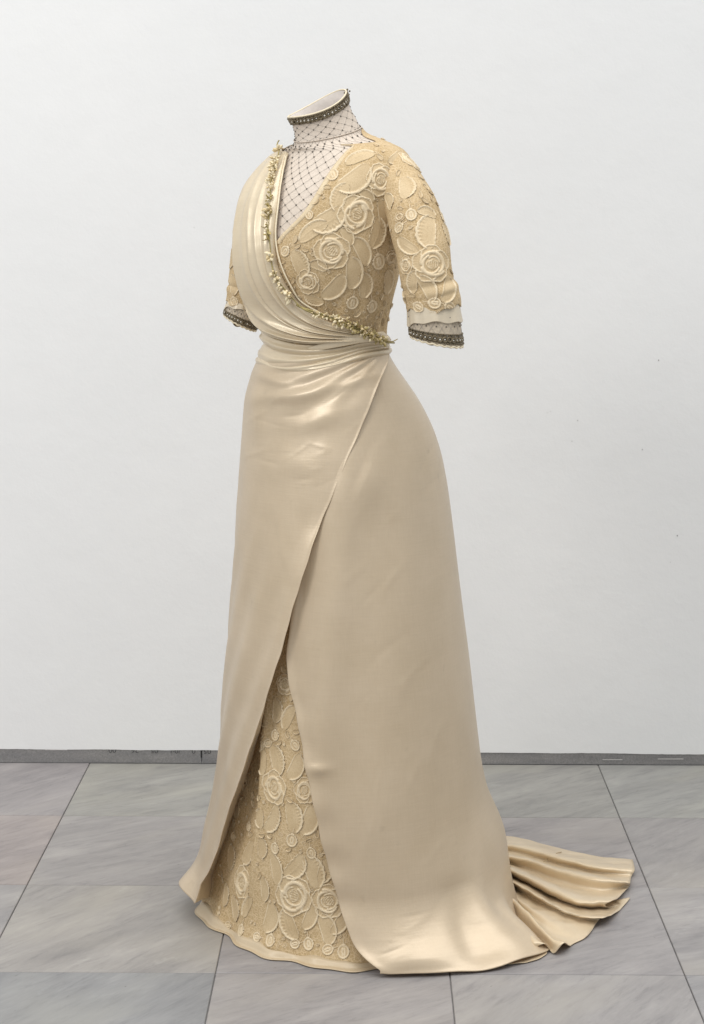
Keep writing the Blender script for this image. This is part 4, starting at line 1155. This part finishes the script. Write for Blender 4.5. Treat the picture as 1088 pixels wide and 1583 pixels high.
clU = Cloth(PU_c[k_hem:], under)
ski = [('rose', 375, 1364, 25, 0), ('rose', 454, 1384, 29, 0), ('rose', 508, 1393, 26, 10), ('rose', 425, 1217, 26, 0), ('rose', 472, 1222, 18, 0), ('rose', 441, 1058, 16, 0),
 ('leaf', 421, 1265, 21, -30), ('leaf', 452, 1263, 20, 10), ('leaf', 475, 1267, 20, -20), ('leaf', 384, 1318, 18, -30), ('leaf', 425, 1343, 20, 15), ('leaf', 455, 1338, 20, -40), ('leaf', 483, 1347, 22, 20), ('leaf', 500, 1346, 16, -15),
 ('leaf', 349, 1383, 15, 0), ('leaf', 363, 1404, 17, 20), ('leaf', 384, 1402, 18, -30), ('leaf', 408, 1374, 16, 5), ('leaf', 417, 1417, 21, -15), ('leaf', 449, 1428, 21, 25), ('leaf', 477, 1416, 18, -20), ('leaf', 503, 1436, 20, 20), ('leaf', 524, 1424, 18, -30), ('leaf', 357, 1325, 16, 10),
 ('bud', 426, 1308, 12, -5), ('bud', 452, 1295, 14, -10), ('bud', 481, 1315, 12, 10), ('bud', 355, 1431, 10, -80), ('bud', 374, 1435, 13, 0), ('bud', 400, 1449, 11, -80), ('bud', 419, 1450, 13, 0), ('bud', 459, 1458, 11, -70), ('bud', 477, 1455, 13, 10), ('bud', 510, 1467, 12, -70), ('bud', 531, 1467, 14, 5), ('bud', 386, 1275, 10, 0), ('bud', 362, 1290, 10, 0),
 ('leaf', 427, 1098, 16, 0), ('leaf', 447, 1109, 18, -25), ('leaf', 427, 1175, 20, 20), ('leaf', 455, 1185, 18, -25), ('leaf', 406, 1178, 17, 0), ('bud', 426, 1133, 12, 0), ('bud', 417, 1148, 10, -70), ('bud', 455, 1149, 12, 40), ('bud', 405, 1150, 9, 0), ('leaf', 403, 1265, 13, 0), ('leaf', 404, 1310, 14, 0), ('leaf', 365, 1250, 12, 10)]
stamps([clU], ski, 1.19)
poly = [(440, 1030), (487, 1240), (545, 1470), (430, 1465), (335, 1430), (340, 1340), (400, 1140)]
def in_poly(x, y):
    r_ = False; n = len(poly)
    for i in range(n):
        x0, y0 = poly[i]; x1, y1 = poly[(i+1) % n]
        if (y0 > y) != (y1 > y) and x < (x1-x0)*(y-y0)/(y1-y0)+x0: r_ = not r_
    return r_
fill([clU], (330, 1030, 545, 1475), in_poly, 3.0, 1.2, 6, 4000)

# ---- satin drape from the right shoulder across to the left waist
dr = [
 drape_in_px,
 [(438, 238), (421, 275), (413, 320), (410, 365), (414, 410), (430, 446), (455, 476), (492, 499), (535, 512), (572, 521), (596, 530)],
 [(425, 241), (403, 280), (392, 325), (390, 375), (396, 425), (415, 465), (446, 493), (486, 512), (532, 519), (572, 524), (597, 532)],
 [(409, 248), (386, 288), (377, 332), (375, 385), (382, 440), (403, 482), (434, 508), (477, 523), (528, 525), (572, 527), (598, 533)],
 [(396, 258), (371, 294), (360, 336), (359, 390), (368, 447), (390, 493), (424, 519), (470, 530), (525, 531), (570, 530), (598, 534)]]
nA_ = 150
DC = []
for cpx in dr:
    p = hit0.path(cpx, 90)
    p = np.stack([smooth1(p[:, 0], 9), smooth1(p[:, 1], 9)], -1)
    # run on over the shoulder to the back
    k0 = p[0]; ext = np.array([[k0[0]-95, k0[1]-.05], [k0[0]-70, k0[1]-.012], [k0[0]-40, min(k0[1]+.006, .99)], [k0[0]-16, min(k0[1]+.004, .99)]])
    ext = np.vstack([ext, p[:1]]); ext = catmull(ext, 32)[:-1]
    full = np.vstack([ext, p]); DC.append(full)
DC = np.array(DC)                                # 5 x L x 2
Ld_ = DC.shape[1]; nt_ = 170
tt2 = np.linspace(0, 4, nt_)
DD = np.stack([np.stack([np.interp(tt2, range(5), smooth1(np.interp(np.linspace(0, 4, 5), range(5), DC[:, k, c]), 1)) for c in (0, 1)], -1) for k in range(Ld_)], 1)
# smooth the piecewise run across
kk = np.hanning(25); kk /= kk.sum()
for c in (0, 1):
    a_ = np.pad(DD[..., c], ((12, 12), (0, 0)), 'reflect', reflect_type='odd'); DD[..., c] = np.apply_along_axis(lambda v: np.convolve(v, kk, 'valid'), 0, a_)
sl_ = np.linspace(0, 1, Ld_)[None]; tc = np.linspace(0, 1, nt_)[:, None]
pos = (sl_*Ld_-31)/(Ld_-31)                      # 0 at the shoulder, 1 at the waist
spread = smooth(-.05, .25, pos)*smooth(1.03, .75, pos)
warp = tc+.035*np.sin(pos*5.0+tc*4)+.02*np.sin(pos*11+2)
def pleat(x, c, w, a):                           # crisp crest, steep on one side
    s_ = np.sqrt((x-c)**2+.008**2)-.008; return a*np.where(x < c, np.exp(-s_/(w*.62)), np.exp(-s_/(w*.36)))
dd = .0075+0*warp
for c, w, a in ((.07, .05, .0040), (.16, .07, .0068), (.265, .05, .0046), (.37, .10, .0105), (.46, .05, .0042), (.575, .12, .0125), (.69, .055, .0050), (.80, .10, .0105), (.90, .05, .0050), (.955, .04, .0040)):
    dd = dd+pleat(warp+.012*np.sin(pos*9+c*31), c, w, a)*(.40+.60*spread)*(1+.30*np.sin(pos*6+c*20))
for c, w, a in ((.225, .03, .0040), (.43, .03, .0044), (.645, .03, .0046), (.86, .03, .0040)):
    dd = dd-pleat(warp, c, w, a)*(.20+.80*smooth(.25, .65, pos))*smooth(1.0, .9, pos)
dd = dd*smooth(-.01, .03, tc)*smooth(1.005, .975, tc)+.0045
dd = dd*(.55+.45*smooth(1.02, .85, pos))*(.6+.4*smooth(0, .2, pos))
PD = S(DD[..., 0], np.clip(DD[..., 1], 0, 1), dd)
PD += .0006*waves(PD, [110, 170], 77)[..., None]*np.array([-.5, -.8, .1])
drape = grid_obj('shoulder_drape', PD, M_drape, gown, thick=.001, label='pleated satin drape from the right shoulder to the left waist')
# flat tucked strip that closes the crossing at the waist
st_px = [[(466, 541), (496, 531), (522, 521), (550, 513), (580, 510)], [(468, 546), (498, 541), (527, 535), (555, 529), (590, 527)]]
hs = [hit0.path(c, 40) for c in st_px]
rows = []
for t in np.linspace(0, 1, 14):
    q_ = hs[0]*(1-t)+hs[1]*t; rows.append(S(q_[:, 0], q_[:, 1], .0065+.0115*smooth(0, .45, np.linspace(0, 1, len(q_)))+.0015*math.sin(t*3.1)))
grid_obj('tuck', np.array(rows), M_drape, drape, thick=.001)
# piping cord along the inner edge
cpx = [(448, 243), (440, 280), (435, 320), (431, 360), (434, 392), (444, 422), (456, 445), (464, 459), (478, 470), (505, 485), (535, 500)]
hp = hit0.path(cpx, 110); v_, f_ = tube(S(smooth1(hp[:, 0]), smooth1(hp[:, 1]), 0*hp[:, 0]+.009), .0016, 6)
new_obj('piping', v_, f_, M_edge, drape)

# ---- garland of wax orange blossom along the drape's edge
gar = bpy.data.objects.new('garland', None); COL.objects.link(gar); gar.parent = gown; gar['label'] = 'garland of cream wax blossom buds on olive stems'
gpx = [(443, 226), (438, 250), (432, 280), (428, 310), (426, 335), (425, 365), (428, 398), (437, 425), (452, 450), (470, 467), (492, 478), (518, 487), (540, 497), (556, 510), (570, 521), (584, 529), (595, 530)]
hg = hit0.path(gpx, 160); hg = np.stack([smooth1(hg[:, 0]), smooth1(hg[:, 1])], -1)
GP = S(hg[:, 0], hg[:, 1], 0*hg[:, 0]+.0175)
GNn = samp(GN, hg[:, 0], hg[:, 1]); gpx_ = to_px(GP)
gt = np.linspace(0, 1, 160)
rsg = np.random.RandomState(4)
for k in range(3):
    off = np.stack([np.sin(gt*30+k*2.1)*.0022, 0*gt, np.cos(gt*30+k*2.1)*.0022], -1)
    a0, a1 = ((0, 60), (50, 118), (100, 160))[k]
    v_, f_ = tube((GP+off)[a0:a1], .0012 if k < 2 else .0019, 6); new_obj('stem', v_, f_, M_stem, gar)
v_, f_ = tube(GP[100:]+np.array([.001, -.002, -.002]), .0014, 6); new_obj('stem', v_, f_, M_stem, gar)
# bud mesh: a drop with a small collar
def drop_mesh(mat, name):
    prof = [(0, -1.15), (.35, -.95), (.72, -.45), (.85, 0), (.75, .45), (.45, .85), (.14, 1.12), (0, 1.2)]
    V = []; F = []; a = 8
    for r_, z in prof:
        for k in range(a): V.append((r_*math.cos(2*math.pi*k/a), r_*math.sin(2*math.pi*k/a), z))
    F = grid_faces(len(prof), a, True).tolist()
    me = bpy.data.meshes.new(name); me.from_pydata(V, [], F); me.materials.append(mat); me.polygons.foreach_set('use_smooth', [True]*len(F)); me.update(); return me
ME_B = [drop_mesh(M_bud, 'bud'), drop_mesh(M_budy, 'bud_yellow'), drop_mesh(M_leaf, 'bud_olive')]
def leaf_mesh():
    V = []; nx, ny = 3, 7
    for i in range(ny):
        t = i/(ny-1); w = .28*math.sin(math.pi*min(1, t*.92+.06))**.8
        for j in (-1, 0, 1): V.append((w*j, .10*abs(j)+.25*t*t, t))
    me = bpy.data.meshes.new('leaf'); me.from_pydata(V, [], grid_faces(ny, nx).tolist()); me.materials.append(M_leaf); me.polygons.foreach_set('use_smooth', [True]*((ny-1)*2)); me.update(); return me
ME_L = leaf_mesh()
pedi = Acc()
def put(me, name, p, d, s_):
    o = bpy.data.objects.new(name, me); COL.objects.link(o); o.parent = gar
    o.location = (p-ROOT0).tolist(); o.rotation_mode = 'QUATERNION'; o.rotation_quaternion = Vector(d.tolist()).to_track_quat('Z', 'Y'); o.scale = s_
# density along the path from the photograph: (py or px station, count, spread, tones)
def bunch(i0, i1, n, spread, size, tones):
    for k in range(n):
        i = rsg.randint(i0, i1); n_ = GNn[i]; tg = GP[min(i+2, 159)]-GP[max(i-2, 0)]; tg /= np.linalg.norm(tg)
        sd = np.cross(n_, tg); a_ = rsg.uniform(-1, 1)
        d = sd*a_+n_*rsg.uniform(.1, .8)+tg*rsg.uniform(-.5, .5); d /= np.linalg.norm(d)
        L = spread*rsg.uniform(.35, 1); p = GP[i]+d*np.array([1, 1, 1])*L
        # stay outside the cloth
        s_ = size*rsg.uniform(.7, 1.25)
        put(ME_B[tones[rsg.randint(len(tones))]], 'bud', p, d, (s_, s_, s_*rsg.uniform(1.0, 1.45)))
        v_, f_ = tube(np.array([GP[i], GP[i]*.5+p*.5+tg*.001, p]), .0006, 4, False); pedi.add(v_, f_)
def idx(px, py): return int(((gpx_-np.array([px, py]))**2).sum(1).argmin())
bunch(idx(444, 226), idx(440, 240), 7, .010, .0040, (0, 0, 1))
bunch(idx(437, 246), idx(430, 296), 70, .011, .0025, (0, 0, 0, 1))
bunch(idx(430, 296), idx(427, 322), 9, .009, .0024, (0, 2))
bunch(idx(427, 322), idx(425, 340), 13, .010, .0032, (1, 1, 0))
bunch(idx(425, 345), idx(425, 375), 8, .008, .0022, (2, 0))
bunch(idx(427, 390), idx(430, 404), 9, .008, .0036, (1, 0))
bunch(idx(432, 415), idx(446, 442), 26, .009, .0025, (0, 0, 1))
bunch(idx(448, 445), idx(458, 460), 13, .010, .0036, (1, 0))
bunch(idx(486, 474), idx(520, 490), 34, .008, .0024, (0, 0, 1))
bunch(idx(522, 488), idx(556, 512), 62, .013, .0026, (0, 1, 2, 0))
bunch(idx(556, 512), idx(594, 529), 60, .011, .0026, (2, 1, 0, 2))
pedi.build('pedicel', M_stem, gar, kind='stuff')
for i0_, i1_, n_l in ((idx(430, 300), idx(425, 372), 16), (idx(545, 500), 159, 26)):
    for k in range(n_l):
        i = rsg.randint(i0_, i1_); d = GNn[i]*rsg.uniform(.1, .6)+rsg.normal(size=3)*.6; d /= np.linalg.norm(d)
        if np.dot(d, GNn[i]) < 0: d = d-2*np.dot(d, GNn[i])*GNn[i]
        s_ = rsg.uniform(.008, .014); put(ME_L, 'leaf', GP[i], d, (s_, s_, s_))
